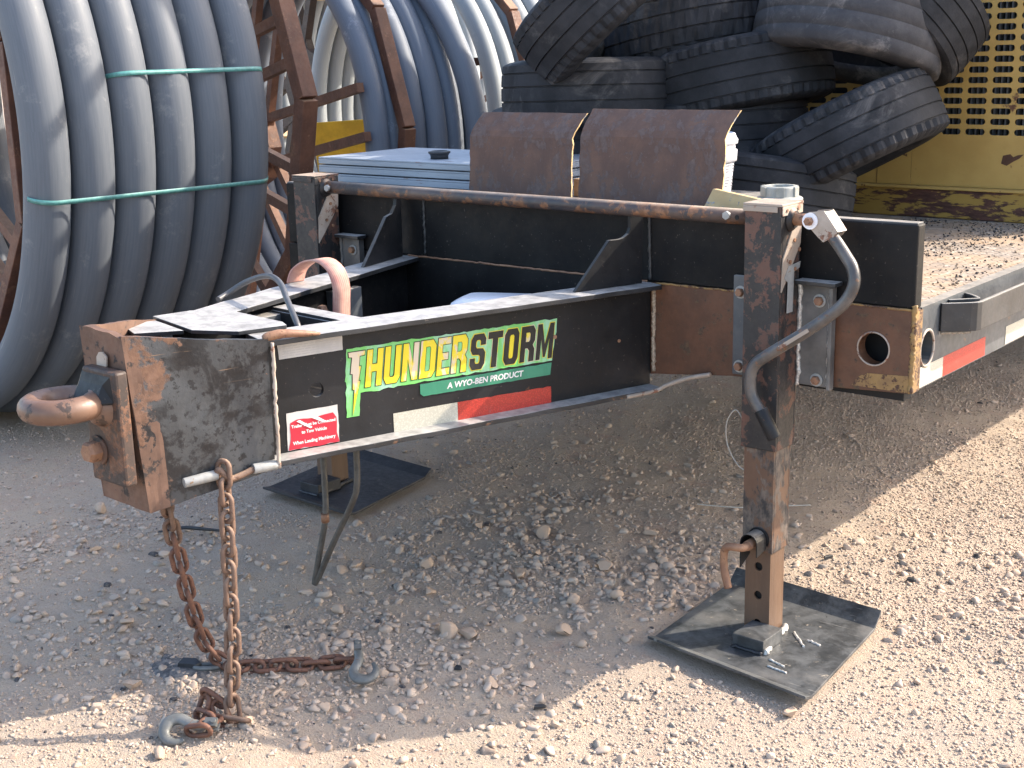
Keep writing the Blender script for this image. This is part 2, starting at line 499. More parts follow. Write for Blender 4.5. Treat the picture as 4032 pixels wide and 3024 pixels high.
def base_z(x):
    """the yard crowns gently under the far jack"""
    z = np.interp(np.asarray(x, float), [-3.2, -1.75, 0.0], [0.0, .096, 0.0])
    return z if isinstance(x, np.ndarray) else float(z)
def ground_z(x, y):
    x = np.asarray(x, float); y = np.asarray(y, float)
    rough = (fbm(x * 1.6, y * 1.6, 3) - .47) * .05 + (fbm(x * 9, y * 9, 9) - .47) * .018
    w = np.ones_like(x)
    for fx, fy in FEET:
        d = np.maximum(np.abs(x - fx), np.abs(y - fy))
        w = np.minimum(w, np.clip((d - .27) / .12, 0.12, 1))
    far = np.clip(1.6 - np.hypot(x + .8, y) / 6, 0, 1)
    return base_z(x) + rough * w * far - .006
def gz(x, y): return float(ground_z(np.array([x]), np.array([y]))[0])

# ------------------------------------------------------------------ ground
def axis_steps(lo, hi, step, far):
    a = list(np.arange(lo, hi + 1e-6, step)); l = []; s = step; p = lo
    while p > -far: s *= 1.35; p -= s; l.append(p)
    r = []; s = step; p = hi
    while p < far: s *= 1.35; p += s; r.append(p)
    return np.array(l[::-1] + a + r)
gx = axis_steps(-3.6, 2.2, .025, 900); gy = axis_steps(-2.3, 4.0, .025, 900)
GX, GY = np.meshgrid(gx, gy)
GZ = ground_z(GX.ravel(), GY.ravel())
gv = np.column_stack([GX.ravel(), GY.ravel(), GZ])
nx, ny = len(gx), len(gy)
ii = (np.arange(ny - 1)[:, None] * nx + np.arange(nx - 1)[None, :]).ravel()
gf = np.column_stack([ii, ii + 1, ii + 1 + nx, ii + nx])
def np_mesh(name, v, f):
    me = bpy.data.meshes.new(name)
    k = f.shape[1]
    me.vertices.add(len(v)); me.vertices.foreach_set('co', v.astype(np.float32).ravel())
    me.loops.add(f.size); me.loops.foreach_set('vertex_index', f.astype(np.int32).ravel())
    me.polygons.add(len(f)); me.polygons.foreach_set('loop_start', np.arange(0, f.size, k, dtype=np.int32))
    me.update(calc_edges=True); me.validate()
    return me
gm = np_mesh('ground', gv, gf)
gm.polygons.foreach_set('use_smooth', np.ones(len(gf), bool))
gm.materials.append(MAT['dusty_ground'])
ground = bpy.data.objects.new('ground', gm); COL.objects.link(ground)
ground['kind'] = 'structure'

# stones
def ico(sub):
    b = bmesh.new(); bmesh.ops.create_icosphere(b, subdivisions=sub, radius=1.0)
    v = np.array([tuple(x.co) for x in b.verts]); f = np.array([[q.index for q in x.verts] for x in b.faces]); b.free(); return v, f
def stones(pos, size, sub, jit=.28):
    V, F_ = ico(sub); n = len(pos); m = len(V)
    q = rng.normal(size=(n, 4)); q /= np.linalg.norm(q, axis=1)[:, None]
    w_, x_, y_, z_ = q.T
    Rm = np.stack([np.stack([1 - 2 * (y_ * y_ + z_ * z_), 2 * (x_ * y_ - z_ * w_), 2 * (x_ * z_ + y_ * w_)], -1),
                   np.stack([2 * (x_ * y_ + z_ * w_), 1 - 2 * (x_ * x_ + z_ * z_), 2 * (y_ * z_ - x_ * w_)], -1),
                   np.stack([2 * (x_ * z_ - y_ * w_), 2 * (y_ * z_ + x_ * w_), 1 - 2 * (x_ * x_ + y_ * y_)], -1)], -2)
    r = 1 + rng.uniform(-jit, jit, size=(n, m))
    pts = V[None] * r[:, :, None]
    # chop a few random planes flat for a crushed-rock look
    for _ in range(8):
        d = rng.normal(size=(n, 3)); d /= np.linalg.norm(d, axis=1)[:, None]
        h = np.einsum('nmk,nk->nm', pts, d); c = rng.uniform(.34, .70, size=(n, 1))
        pts = pts - np.maximum(h - c, 0)[:, :, None] * d[:, None, :]
    pts = pts * rng.uniform(.65, 1.25, size=(n, 1, 3))
    pts = np.einsum('nij,nmj->nmi', Rm, pts)
    pts[:, :, 2] *= .72
    pts = pts * size[:, None, None] + pos[:, None, :]
    return pts.reshape(-1, 3), (F_[None] + (np.arange(n) * m)[:, None, None]).reshape(-1, 3)
CR, CD, CF, CL = (np.array(v) for v in (CAM_RIGHT, CAM_DOWN, CAM_FWD, CAM_LOC))
def in_view(x, y, m=.22):
    p = np.column_stack([x, y, np.zeros_like(x)]) - CL
    z = p @ CF; u = (p @ CR) / z; v = (p @ CD) / z
    return (z > .5) & (np.abs(u) < .388 + m) & (v < .291 + m) & (v > -.3)
def scatter(n, smin, smax, power, dens=None, zin=.25):
    n = int(n * 1.26); x = rng.uniform(-3.6, 2.4, n); y = rng.uniform(-2.3, 4.2, n)
    keep = in_view(x, y)
    for fx, fy in FEET: keep &= ~((np.abs(x - fx) < .245) & (np.abs(y - fy) < .265))
    if dens is not None: keep &= rng.uniform(size=n) < dens(x, y)
    x, y = x[keep], y[keep]
    s = smin + (smax - smin) * rng.uniform(size=len(x)) ** power
    z = ground_z(x, y) + s * zin
    return np.column_stack([x, y, z]), s
def patchy(x, y):
    n = fbm(x * 2.2 + 5, y * 2.2, 21, 3)
    track = np.exp(-((x + 1.75 + .2 * y) / .28) ** 2) * (y < .6)
    right = np.clip((x + .25) * 2.5, 0, 1)
    return np.clip(np.clip((n - .32) * 3.6, .16, 1) * (1 - .6 * track) + .5 * right, 0, 1)
def coarse(x, y):
    heap = 1.4 * np.exp(-(((x + .72) / .55) ** 2 + ((y - .05) / .70) ** 2)) + .8 * np.exp(-(((x + .75) / .25) ** 2 + ((y + .95) / .35) ** 2)) + .5 * np.exp(-(((x - .62) / .35) ** 2 + ((y - .7) / .5) ** 2))
    left = np.exp(-(((x + 1.6) / .9) ** 2 + ((y + .9) / .5) ** 2)) * .5
    return np.clip(.03 + .9 * heap + left, 0, 1) * np.clip((fbm(x * 3, y * 3, 40, 3) - .25) * 3, .2, 1)
p1, s1 = scatter(360000, .0024, .0072, 1.5, patchy, .10)
p2, s2 = scatter(95000, .0052, .0110, 2.0, lambda x, y: patchy(x, y) * (.34 + .66 * coarse(x, y)), .06)
p3, s3 = scatter(62000, .009, .021, 2.3, coarse, .12)
v1, f1 = stones(np.vstack([p1, p2]), np.concatenate([s1, s2]), 1)
grv = bpy.data.objects.new('gravel', None)
print('gravel tris', len(f1)); me = np_mesh('gravel', v1, f1); me.materials.append(MAT['gravel_stone'])
grv = bpy.data.objects.new('gravel', me); COL.objects.link(grv)
tag(grv, 'pale crushed stone gravel spread over the dusty yard', 'gravel', None, 'stuff')
v3, f3 = stones(p3, s3, 2, .16)
me = np_mesh('coarse_gravel', v3, f3); me.materials.append(MAT['gravel_stone'])
g3 = bpy.data.objects.new('coarse_gravel', me); COL.objects.link(g3)
tag(g3, 'coarser crushed stones heaped under the trailer tongue', 'gravel', None, 'stuff')

# ------------------------------------------------------------------ trailer
trailer = thing('flatbed_trailer', 'black rusty equipment trailer with A-frame drawbar, tow ring and two crank jacks', 'trailer', (-.82, .1, 0))
T = trailer
XL, XR, YF, ZS, ZT = -1.86, .338, .118, .893, 1.093
XW = -.398                                        # where the right drawbar beam meets the front beam
mb = MB().box(XL, XR, YF, .158, ZS + .002, ZT)
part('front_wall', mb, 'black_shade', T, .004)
mb = MB().box(XL + .004, XR - .004, .1215, .1545, ZT, ZT + .0035)
part('wall_top_edge', mb, 'side_steel', T, .001, 'pale top edge of the front wall')
fnY = lambda u, v, t: (u, t, v)
hole = circle2((.242, .790), .0395)
mb = MB().prism([(XW, .640), (-.143, .669), (.153, .681), (XR, .692), (XR, ZS - .001), (XW, ZS - .001)], [hole], fnY, .114, .154)
part('beam_end_plate', mb, 'plate_rust', T, .0015, 'bare rust-brown plate with a round cut hole')
mb = MB().tube([(.242 + .0405 * math.cos(a), .1135, .790 + .0405 * math.sin(a)) for a in np.linspace(0, 2 * math.pi, 33)[:-1]], .0022, 6, True)
part('hole_edge', mb, 'cap_steel', T)
mb = MB().prism([(-1.305, .640), (XW - .002, .640), (XW - .002, ZS - .001), (-1.305, ZS - .001)], [], fnY, .112, .154)
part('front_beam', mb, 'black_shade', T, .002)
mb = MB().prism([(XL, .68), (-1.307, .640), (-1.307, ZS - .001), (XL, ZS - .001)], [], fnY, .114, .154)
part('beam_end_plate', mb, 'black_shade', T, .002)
part('hole_shade_box', MB().box(-.39, .306, .200, .32, .70, .866), 'dark_hole', T)  # added near-black box, stands in for shade behind the holes
part('hole_shade_box', MB().box(-.39, .306, .156, .199, .66, .694), 'dark_hole', T)  # second near-black filler, painted shade low behind the plate
# welds along the beam joints
def bead(name, a, b, r, mat, parent=T, n=26, label=None):
    a, b = Vector(a), Vector(b)
    pts = [a.lerp(b, i / n) + Vector((rng.normal() * r * .18, rng.normal() * r * .18, rng.normal() * r * .18)) for i in range(n + 1)]
    return part(name, MB().tube(pts, [r * (.8 + .4 * rng.uniform()) for _ in pts], 7), mat, parent, 0, label)
bead('weld_bead', (XW + .012, .1115, .650), (XW + .012, .1115, .885), .0055, 'weld', T, 34)
bead('weld_bead', (XW + .02, .1135, ZS), (XR - .005, .1135, ZS), .003, 'edge_ochre', T, 60)
bead('weld_bead', (-1.30, .1130, ZS + .002), (XW - .01, .1130, ZS + .002), .003, 'bolt_rust', T, 60)
bead('weld_bead', (-.401, .1165, .90), (-.404, .1165, 1.085), .004, 'rail_steel', T)
bead('weld_bead', (-1.228, .1165, .90), (-1.228, .1165, 1.085), .004, 'rail_steel', T)
bead('corner_weld', (XR + .001, .1155, .695), (XR + .001, .1155, .905), .0065, 'edge_ochre', T, 40, 'ochre rusted weld on the front corner')
mb = MB().prism([(.19, .6935), (.335, .6935), (.335, .735), (.225, .728), (.205, .715)], [], fnY, .1128, .1139)
part('rust_bloom', mb, 'edge_ochre', T, 0, 'ochre rust bloom at the plate corner')

# sides and deck
fnX = lambda u, v, t: (t, u, v)
hole2 = circle2((.199, .788), .0435, 28, .040)
mb = MB().prism([(.1605, .692), (1.92, .692), (1.92, .79), (5.2, .79), (5.2, ZS), (.1605, ZS)], [hole2], fnX, .308, XR)
part('side_rail', mb, 'side_steel', T, .0015)
mb = MB().prism([(.1205, .692), (.1602, .692), (.1602, ZS - .003), (.1205, ZS - .003)], [], fnX, .3395, .3415)
part('corner_strip', mb, 'edge_ochre', T, 0, 'ochre stained strip at the front corner')
mb = MB().tube([(XR + .001, .199 + .041 * math.cos(a), .788 + .0445 * math.sin(a)) for a in np.linspace(0, 2 * math.pi, 33)[:-1]], .0035, 6, True)
part('hole_edge', mb, 'cap_steel', T)
mb = MB().box(XL, XL + .03, .1605, 5.2, .70, ZS)
part('side_rail', mb, 'black_shade', T)
mb = MB().box(XL + .031, .307, .160, 5.2, .868, ZS - .004)
part('deck', mb, 'deck_plate', T)
for x in (-1.25, -.5):
    part('frame_rail', MB().box(x - .05, x + .05, .20, 5.1, .70, .866), 'black_shade', T)
for y in (1.2, 2.2, 3.2, 4.2):
    part('cross_member', MB().box(XL + .04, .30, y, y + .06, .75, .866), 'black_shade', T)
# raised lugs of the tread plate near the corner
mb = MB()
for i in range(24):
    for j in range(40):
        x = .296 - i * .028; y = .19 + j * .028 + (i % 2) * .0
        a = R_(45 if (i + j) % 2 else -45)
        d = Vector((math.cos(a), math.sin(a), 0)) * .009; p = Vector((-d.y, d.x, 0)) * .28
        c = Vector((x, y, ZS - .004))
        mb.add([c + d, c + p, c - d, c - p, c + d * .5 + Vector((0, 0, .0012)), c - d * .5 + Vector((0, 0, .0012))], [(0, 1, 5, 4), (1, 2, 5), (2, 3, 4, 5), (3, 0, 4)])
o = part('tread_lugs', mb, 'deck_plate', T); o['kind'] = 'stuff'
# rub rail bent out from the side, and its pocket spacer
def ribbon(name, plan, z0, z1, th, mat, bevel=.0015, label=None):
    P = [Vector((x, y, 0)) for x, y in plan]; L, Rr = [], []
    for i, p in enumerate(P):
        d = (P[min(i + 1, len(P) - 1)] - P[max(i - 1, 0)]).normalized(); n = Vector((d.y, -d.x, 0))
        L.append(p + n * th / 2); Rr.append(p - n * th / 2)
    m = MB(); n = len(P)
    vs = [Vector((p.x, p.y, z)) for z in (z0, z1) for q in (L, Rr) for p in q]
    fs = []
    for i in range(n - 1):
        fs += [(i, i + 1, n + i + 1, n + i), (2 * n + i, 3 * n + i, 3 * n + i + 1, 2 * n + i + 1), (i, 2 * n + i, 2 * n + i + 1, i + 1), (n + i, n + i + 1, 3 * n + i + 1, 3 * n + i)]
    fs += [(0, n, 3 * n, 2 * n), (n - 1, 3 * n - 1, 4 * n - 1, 2 * n - 1)]
    m.add(vs, fs)
    return part(name, m, mat, T, bevel, label)
ribbon('rub_rail', [(.3405, .270), (.395, .318), (.404, .330), (.408, .345), (.408, 1.2), (.408, 2.4), (.408, 5.1)], .815, .886, .010, 'rail_steel', .002, 'scratched dark rub rail bent out from the trailer side')
for y in (.375, 1.3):
    ribbon('pocket_spacer', [(.3402, y - .06), (.385, y - .012), (.392, y), (.385, y + .012), (.362, y + .035), (.3402, y + .05)], .813, .888, .009, 'rail_steel')
bead('weld_bead', (.3405, .272, .812), (.398, .322, .812), .003, 'weld')
def side_tape(y0, y1, mat): part('reflective_tape', MB().box(.3384, .3392, y0, y1, .6955, .7455), mat, T)
side_tape(.1625, .305, 'tape_white'); side_tape(.3055, .586, 'tape_red'); side_tape(.735, 1.02, 'tape_white'); side_tape(1.0205, 1.3, 'tape_red')

# drawbar beams (I sections)
def rail(name, a, b, outward, z0, z1, fl, mat, hole_at=None):
    a, b = Vector((*a, 0)), Vector((*b, 0)); d = (b - a).normalized(); n = Vector((d.y, -d.x, 0)) * outward
    L = (b - a).length
    fn = lambda u, v, t: tuple(a + d * u + n * t + Vector((0, 0, v)))
    hs = [circle2((hole_at[0], hole_at[1]), hole_at[2], 20)] if hole_at else []
    o = part(name, MB().prism([(0, z0 + .013), (L, z0 + .013), (L, z1 - .013), (0, z1 - .013)], hs, fn, -.012, 0), mat, T)
    for nm, q0, q1 in (('bottom_flange', z0, z0 + .0125), ('top_flange', z1 - .0125, z1)):
        m = MB(); N = 30
        vs, fs = [], []
        for i in range(N + 1):
            u = L * i / N
            w1 = fl + .0015 * math.sin(u * 31) + rng.normal() * .0007
            w2 = -fl - .012 + rng.normal() * .0006
            for t, z in ((w2, q0), (w1, q0), (w1, q1), (w2, q1)): vs.append(fn(u, z, t))
        for i in range(N):
            for k_ in range(4):
                l_ = (k_ + 1) % 4
                fs.append((i * 4 + k_, i * 4 + l_, (i + 1) * 4 + l_, (i + 1) * 4 + k_))
        fs += [(0, 3, 2, 1), tuple(N * 4 + q for q in (0, 1, 2, 3))]
        m.add(vs, fs)
        part(nm, m, 'black_flange', o, .0015)
    return o, fn, L
RA, RB = (-.7486, -.949), (-.398, .111)
rr, FR, LR = rail('drawbar_beam', RA, RB, 1, .600, .893, .052, 'black_paint', (.140, .750, .0175))
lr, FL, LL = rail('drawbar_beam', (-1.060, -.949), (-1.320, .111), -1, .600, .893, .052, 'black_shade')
rd = Vector((RB[0] - RA[0], RB[1] - RA[1], 0)).normalized(); rn = Vector((rd.y, -rd.x, 0))
# bent lip of the lower flange by the beam
m = MB().tube(bezier([FR(1.0, .604, .05), FR(1.09, .608, .056), (-.325, .085, .625), (-.26, .095, .652), (-.20, .10, .668)], 8), .006, 8)
part('flange_lip', m, 'cap_steel', T)

# decals on the right-hand beam, in (along, up, out) coordinates of its web
def flat(outline, out, name, mat, parent, holes=()):
    return part(name, MB().prism(outline, list(holes), FR, out, out + .0006), mat, parent)
def rough_edge(pts, amp=.0012, step=.012):
    o = []
    for i, p in enumerate(pts):
        q = pts[(i + 1) % len(pts)]; n = max(1, int(math.hypot(q[0] - p[0], q[1] - p[1]) / step))
        for j in range(n):
            t = j / n; o.append((p[0] + (q[0] - p[0]) * t + rng.normal() * amp * (j > 0), p[1] + (q[1] - p[1]) * t + rng.normal() * amp * (j > 0)))
    return o
decal = flat(rough_edge([(.2205, .8355), (.815, .8335), (.797, .7245), (.409, .7265), (.2500, .7255), (.2440, .670), (.2105, .670), (.2140, .757), (.2115, .758)]), .0006, 'name_decal', 'print_green', T)
decal['label'] = 'worn green sticker with yellow and black lettering on the drawbar'
banner = rough_edge([(.410, .7215), (.795, .7195), (.790, .688), (.418, .690), (.4095, .697)], .0004)
flat(banner, .0014, 'banner', 'print_dgreen', decal)
bolt_poly = [(.224, .8265), (.2672, .8265), (.2655, .8165), (.2525, .8155), (.2495, .7905), (.2545, .7900), (.2460, .7555), (.2500, .7550), (.2268, .6745), (.2345, .7360), (.2300, .7365), (.2320, .7745), (.2265, .7750), (.2330, .8145), (.2250, .8155)]
def grow(poly, g):
    c = (sum(p[0] for p in poly) / len(poly), sum(p[1] for p in poly) / len(poly)); n = len(poly); out = []
    area = sum(poly[i][0] * poly[(i + 1) % n][1] - poly[(i + 1) % n][0] * poly[i][1] for i in range(n)); sg = 1 if area > 0 else -1
    for i, p in enumerate(poly):
        a, b = Vector(poly[i - 1]), Vector(poly[(i + 1) % n]); p = Vector(p)
        d1, d2 = (p - a).normalized(), (b - p).normalized()
        n1, n2 = Vector((d1.y, -d1.x)) * sg, Vector((d2.y, -d2.x)) * sg
        m_ = (n1 + n2); m_ = m_ / max(m_.length, .3)
        out.append(tuple(p + m_ * g))
    return out
flat(grow(bolt_poly, .0028), .0014, 'letter_outline', 'print_black', decal)
flat(bolt_poly, .0022, 'letter', 'print_yellow', decal)
# block letters drawn as outlines with octagonal corners, unit cell 1 x 1
GL = {
 'H': ([(0, 0), (.34, 0), (.34, .40), (.66, .40), (.66, 0), (1, 0), (1, 1), (.66, 1), (.66, .60), (.34, .60), (.34, 1), (0, 1)], []),
 'U': ([(.18, 0), (.82, 0), (1, .16), (1, 1), (.66, 1), (.66, .22), (.60, .17), (.40, .17), (.34, .22), (.34, 1), (0, 1), (0, .16)], []),
 'N': ([(0, 0), (.32, 0), (.32, .58), (.66, 0), (1, 0), (1, 1), (.68, 1), (.68, .44), (.34, 1), (0, 1)], []),
 'D': ([(0, 0), (.78, 0), (1, .16), (1, .84), (.78, 1), (0, 1)], [[(.34, .17), (.34, .83), (.60, .83), (.66, .78), (.66, .22), (.60, .17)]]),
 'E': ([(0, 0), (1, 0), (1, .18), (.36, .18), (.36, .41), (.85, .41), (.85, .59), (.36, .59), (.36, .82), (1, .82), (1, 1), (0, 1)], []),
 'R': ([(0, 0), (.34, 0), (.34, .38), (.50, .38), (.64, .30), (.64, 0), (1, 0), (1, .34), (.86, .46), (1, .58), (1, .86), (.82, 1), (0, 1)], [[(.34, .56), (.34, .82), (.58, .82), (.65, .77), (.65, .61), (.58, .56)]]),
 'S': ([(.18, 0), (.82, 0), (1, .15), (1, .46), (.84, .58), (.42, .60), (.34, .65), (.34, .78), (.40, .83), (.60, .83), (.66, .78), (.66, .68), (1, .68), (1, .85), (.82, 1), (.18, 1), (0, .85), (0, .56), (.16, .43), (.58, .41), (.66, .36), (.66, .22), (.60, .17), (.40, .17), (.34, .22), (.34, .33), (0, .33), (0, .15)], []),
 'T': ([(.32, 0), (.68, 0), (.68, .81), (1, .81), (1, 1), (0, 1), (0, .81), (.32, .81)], []),
 'O': ([(.18, 0), (.82, 0), (1, .15), (1, .85), (.82, 1), (.18, 1), (0, .85), (0, .15)], [[(.34, .22), (.34, .78), (.40, .83), (.60, .83), (.66, .78), (.66, .22), (.60, .17), (.40, .17)]]),
 'M': ([(0, 0), (.25, 0), (.25, .60), (.44, .06), (.56, .06), (.75, .60), (.75, 0), (1, 0), (1, 1), (.74, 1), (.50, .42), (.26, 1), (0, 1)], []),
}
def word(letters, x0, x1, top0, top1, bot0, bot1, fill, edge, gap=.0055, shear=.012):
    w = (x1 - x0 - gap * (len(letters) - 1))
    ws = [1.18 if c == 'M' else (.82 if c == 'E' else 1.0) for c in letters]; tot = sum(ws); x = x0
    for c, q in zip(letters, ws):
        wd = w * q / tot
        t = (x - x0) / (x1 - x0)
        zt, zb = top0 + (top1 - top0) * t, bot0 + (bot1 - bot0) * t
        mp = lambda p: (x + p[0] * wd + (p[1] - .5) * shear, zb + p[1] * (zt - zb))
        out = [mp(p) for p in GL[c][0]]; hs = [[mp(p) for p in h] for h in GL[c][1]]
        flat(grow(out, .0024), .0014, 'letter_outline', edge, decal)
        flat(out, .0022, 'letter', fill, decal, hs)
        for h in hs: flat(grow(h, -.0016), .0023, 'letter_inside', edge if edge != 'print_black' else 'print_green', decal)
        x += wd + gap
word('HUNDER', .2680, .5440, .8265, .8290, .7370, .7345, 'print_yellow', 'print_black')
word('STORM', .5540, .8010, .8240, .8250, .7345, .7320, 'print_black', 'print_yellow', .0065)
def text_mesh(txt, size, bold=0.0):
    cu = bpy.data.curves.new('text', 'FONT'); cu.body = txt; cu.size = size; cu.align_x = 'LEFT'; cu.offset = bold; cu.resolution_u = 3
    o = bpy.data.objects.new('text', cu); COL.objects.link(o)
    me = bpy.data.meshes.new_from_object(o.evaluated_get(bpy.context.evaluated_depsgraph_get()))
    vs = [tuple(v.co) for v in me.vertices]; fs = [tuple(p.vertices) for p in me.polygons]
    bpy.data.objects.remove(o); bpy.data.curves.remove(cu); bpy.data.meshes.remove(me)
    return vs, fs
def lettering(txt, s0, s1, z, h, out, mat, parent, slope=0.0, shear=0.0, bold=.0006):
    vs, fs = text_mesh(txt, h * 1.38, bold)
    x0 = min(v[0] for v in vs); x1 = max(v[0] for v in vs)
    q = lambda v: ((v[0] - x0) / (x1 - x0) * (s1 - s0) + s0 + shear * v[1], z + v[1] + slope * ((v[0] - x0) / (x1 - x0)))
    return part('lettering', MB().add([FR(*q(v), out) for v in vs], fs), mat, parent, recalc=False)
lettering('A WYO-BEN PRODUCT', .484, .706, .6990, .0150, .0024, 'print_white', decal, -.0015, .15)
flat([(.334, .6115), (.5125, .6115), (.5125, .659), (.334, .660)], .0006, 'reflective_tape', 'tape_white', T)
flat(rough_edge([(.513, .6115), (.792, .6115), (.792, .656), (.513, .659)], .0005), .0006, 'reflective_tape', 'tape_red', T)
info = flat(rough_edge([(.049, .874), (.211, .8785), (.211, .836), (.052, .835)], .0003), .0006, 'data_plate', 'print_grey', T)
info['label'] = 'faded white data sticker at the front of the drawbar'
for r_ in range(6):
    z = .868 - r_ * .0056; m = MB(); x = .060
    while x < .195:
        l_ = rng.uniform(.006, .02); l_ = min(l_, .198 - x)
        m.prism([(x, z), (x + l_, z + .0004), (x + l_, z + .0022), (x, z + .0018)], [], FR, .0014, .0017); x += l_ + .003
    part('print_line', m, 'ink_light', info)
warn = flat(rough_edge([(.060, .706), (.189, .707), (.189, .616), (.058, .616)], .0006), .0006, 'warning_sticker', 'print_grey', T)
warn['label'] = 'peeling red warning sticker with white lettering'
flat(rough_edge([(.068, .682), (.085, .688), (.130, .685), (.176, .690), (.184, .678), (.183, .640), (.189, .617), (.060, .617), (.066, .640)], .0008), .0014, 'red_field', 'print_red', warn)
lettering('Trailer Must be Connected', .0695, .181, .6690, .0074, .0024, 'print_white', warn, 0, 0, .0003)
lettering('to Tow Vehicle', .094, .158, .6520, .0080, .0024, 'print_white', warn, 0, 0, .0003)
lettering('When Loading Machinery', .071, .179, .6280, .0084, .0024, 'print_white', warn, .001, 0, .0003)
flat([(.083, .684), (.091, .686), (.122, .664), (.116, .662)], .0030, 'torn_edge', 'print_white', warn)
flat([(.120, .687), (.135, .688), (.158, .672), (.150, .671)], .0030, 'torn_edge', 'print_white', warn)
part('rivet', MB().cyl(FR(.806, .786, 0), FR(.806, .786, .004), .0055, 12), 'bolt_rust', T)
part('rivet', MB().cyl(FR(1.012, .747, 0), FR(1.012, .747, .003), .0045, 12), 'bolt_rust', T)

# coupler box: three dented plates
def plate(name, p00, p10, p11, p01, th, mat, nu=18, nv=16, rim=.004, dent=.0025, seed=1, bevel=0):
    """p00 bottom start, p10 bottom end, p11 top end, p01 top start; thickness goes inwards"""
    p00, p10, p11, p01 = map(Vector, (p00, p10, p11, p01))
    nrm = (p10 - p00).cross(p01 - p00).normalized()
    vs, fs = [], []
    for side in (0, 1):
        for j in range(nv + 1):
            for i in range(nu + 1):
                u, v = i / nu, j / nv
                p = (p00.lerp(p10, u)).lerp(p01.lerp(p11, u), v)
                q = float(fbm(np.array([u * 4 + seed]), np.array([v * 4]), seed)[0]) - .47
                p = p + nrm * (q * dent * 2)
                if j == nv: p = p + Vector((0, 0, (float(fbm(np.array([u * 7 + seed]), np.array([3.]), seed + 5)[0]) - .47) * rim * 2))
                vs.append(p - nrm * (th * side))
    W_ = nu + 1; N = W_ * (nv + 1)
    for j in range(nv):
        for i in range(nu):
            a = j * W_ + i
            fs += [(a, a + 1, a + W_ + 1, a + W_), (N + a, N + a + W_, N + a + W_ + 1, N + a + 1)]
    for i in range(nu): fs += [(i, N + i, N + i + 1, i + 1), (nv * W_ + i, nv * W_ + i + 1, N + nv * W_ + i + 1, N + nv * W_ + i)]
    for j in range(nv): fs += [(j * W_, (j + 1) * W_, N + (j + 1) * W_, N + j * W_), (j * W_ + nu, N + j * W_ + nu, N + (j + 1) * W_ + nu, (j + 1) * W_ + nu)]
    return part(name, MB().add(vs, fs), mat, T)
c_tr, c_br = (-.812, -1.252, .943), (-.796, -1.232, .548)
c_tl, c_bl = (-.968, -1.252, .950), (-.975, -1.232, .552)
e_tr, e_br = (-.690, -.962, .8985), (-.706, -.955, .594)
plate('coupler_side', c_br, e_br, e_tr, c_tr, .016, 'coupler_paint', 20, 16, .004, .003, 3)['label'] = 'scraped grey-black coupler side plate'
plate('coupler_front', c_bl, c_br, c_tr, c_tl, .016, 'coupler_rust', 10, 16, .007, .003, 8)['label'] = 'rust-orange dented coupler front plate'
plate('coupler_side', (-1.112, -.955, .594), c_bl, c_tl, (-1.118, -.962, .8985), .016, 'coupler_rust', 20, 16, .004, .003, 5)
# rust-stained band where the side plate turns into the front
band = []
plate('rust_band', (-.7962, -1.2345, .549), (-.7795, -1.192, .556), (-.7905, -1.192, .9345), (-.8115, -1.2535, .943), .0012, 'coupler_rust', 6, 20, .004, .002, 11)['label'] = 'rust-orange band down the coupler corner'
mb = MB().hexa([(-.97, -1.225, .556), (-.80, -1.225, .552), (-.715, -.96, .598), (-1.10, -.96, .598)], [(-.97, -1.225, .566), (-.80, -1.225, .562), (-.715, -.96, .608), (-1.10, -.96, .608)])
part('coupler_floor', mb, 'black_shade', T)
bead('weld_bead', (-.688, -.958, .60), (-.676, -.962, .893), .0045, 'cap_steel', T, 30)
# tow ring
lun = part('tow_ring_plate', MB().box(-.925, -.800, -1.284, -1.2535, .618, .872), 'hitch_steel', T, .006, 'rusty bolt-on plate of the tow ring')
ring_c = Vector((-.912, -1.345, .800))
m = MB().tube([ring_c + Vector((.064 * math.cos(a), .066 * math.sin(a), 0)) for a in np.linspace(0, 2 * math.pi, 41)[:-1]], .0270, 16, True)
part('tow_ring', m, 'ring_steel', T, 0, 'worn rusty tow ring')
m = MB().tube(bezier([(-.866, -1.262, .790), (-.872, -1.280, .792), (-.878, -1.294, .796), (-.882, -1.305, .798)], 5), [.054 - .0016 * i for i in range(16)], 16)
part('ring_neck', m, 'ring_steel', T)
m = MB().hexa([(-.930, -1.280, .80), (-.812, -1.280, .80), (-.84, -1.315, .800), (-.93, -1.315, .800)], [(-.930, -1.280, .870), (-.812, -1.280, .870), (-.84, -1.292, .842), (-.93, -1.292, .842)])
part('ring_web', m, 'black_paint', T, .006)
for z, x in ((.690, -.888),):
    part('bolt', MB().lathe([(.0, .034), (.020, .034), (.024, .026), (.024, 0)], (x, -1.284, z), rot_to((0, -1, 0)), 6, False, False), 'bolt_rust', T)
    part('washer', MB().cyl((x, -1.2835, z), (x, -1.290, z), .033, 20), 'coupler_rust', T)
part('slot', MB().prism([(-.905, .872), (-.870, .872), (-.866, .893), (-.878, .903), (-.893, .901), (-.903, .890)], [], fnY, -1.2585, -1.2550), 'cap_steel', T)
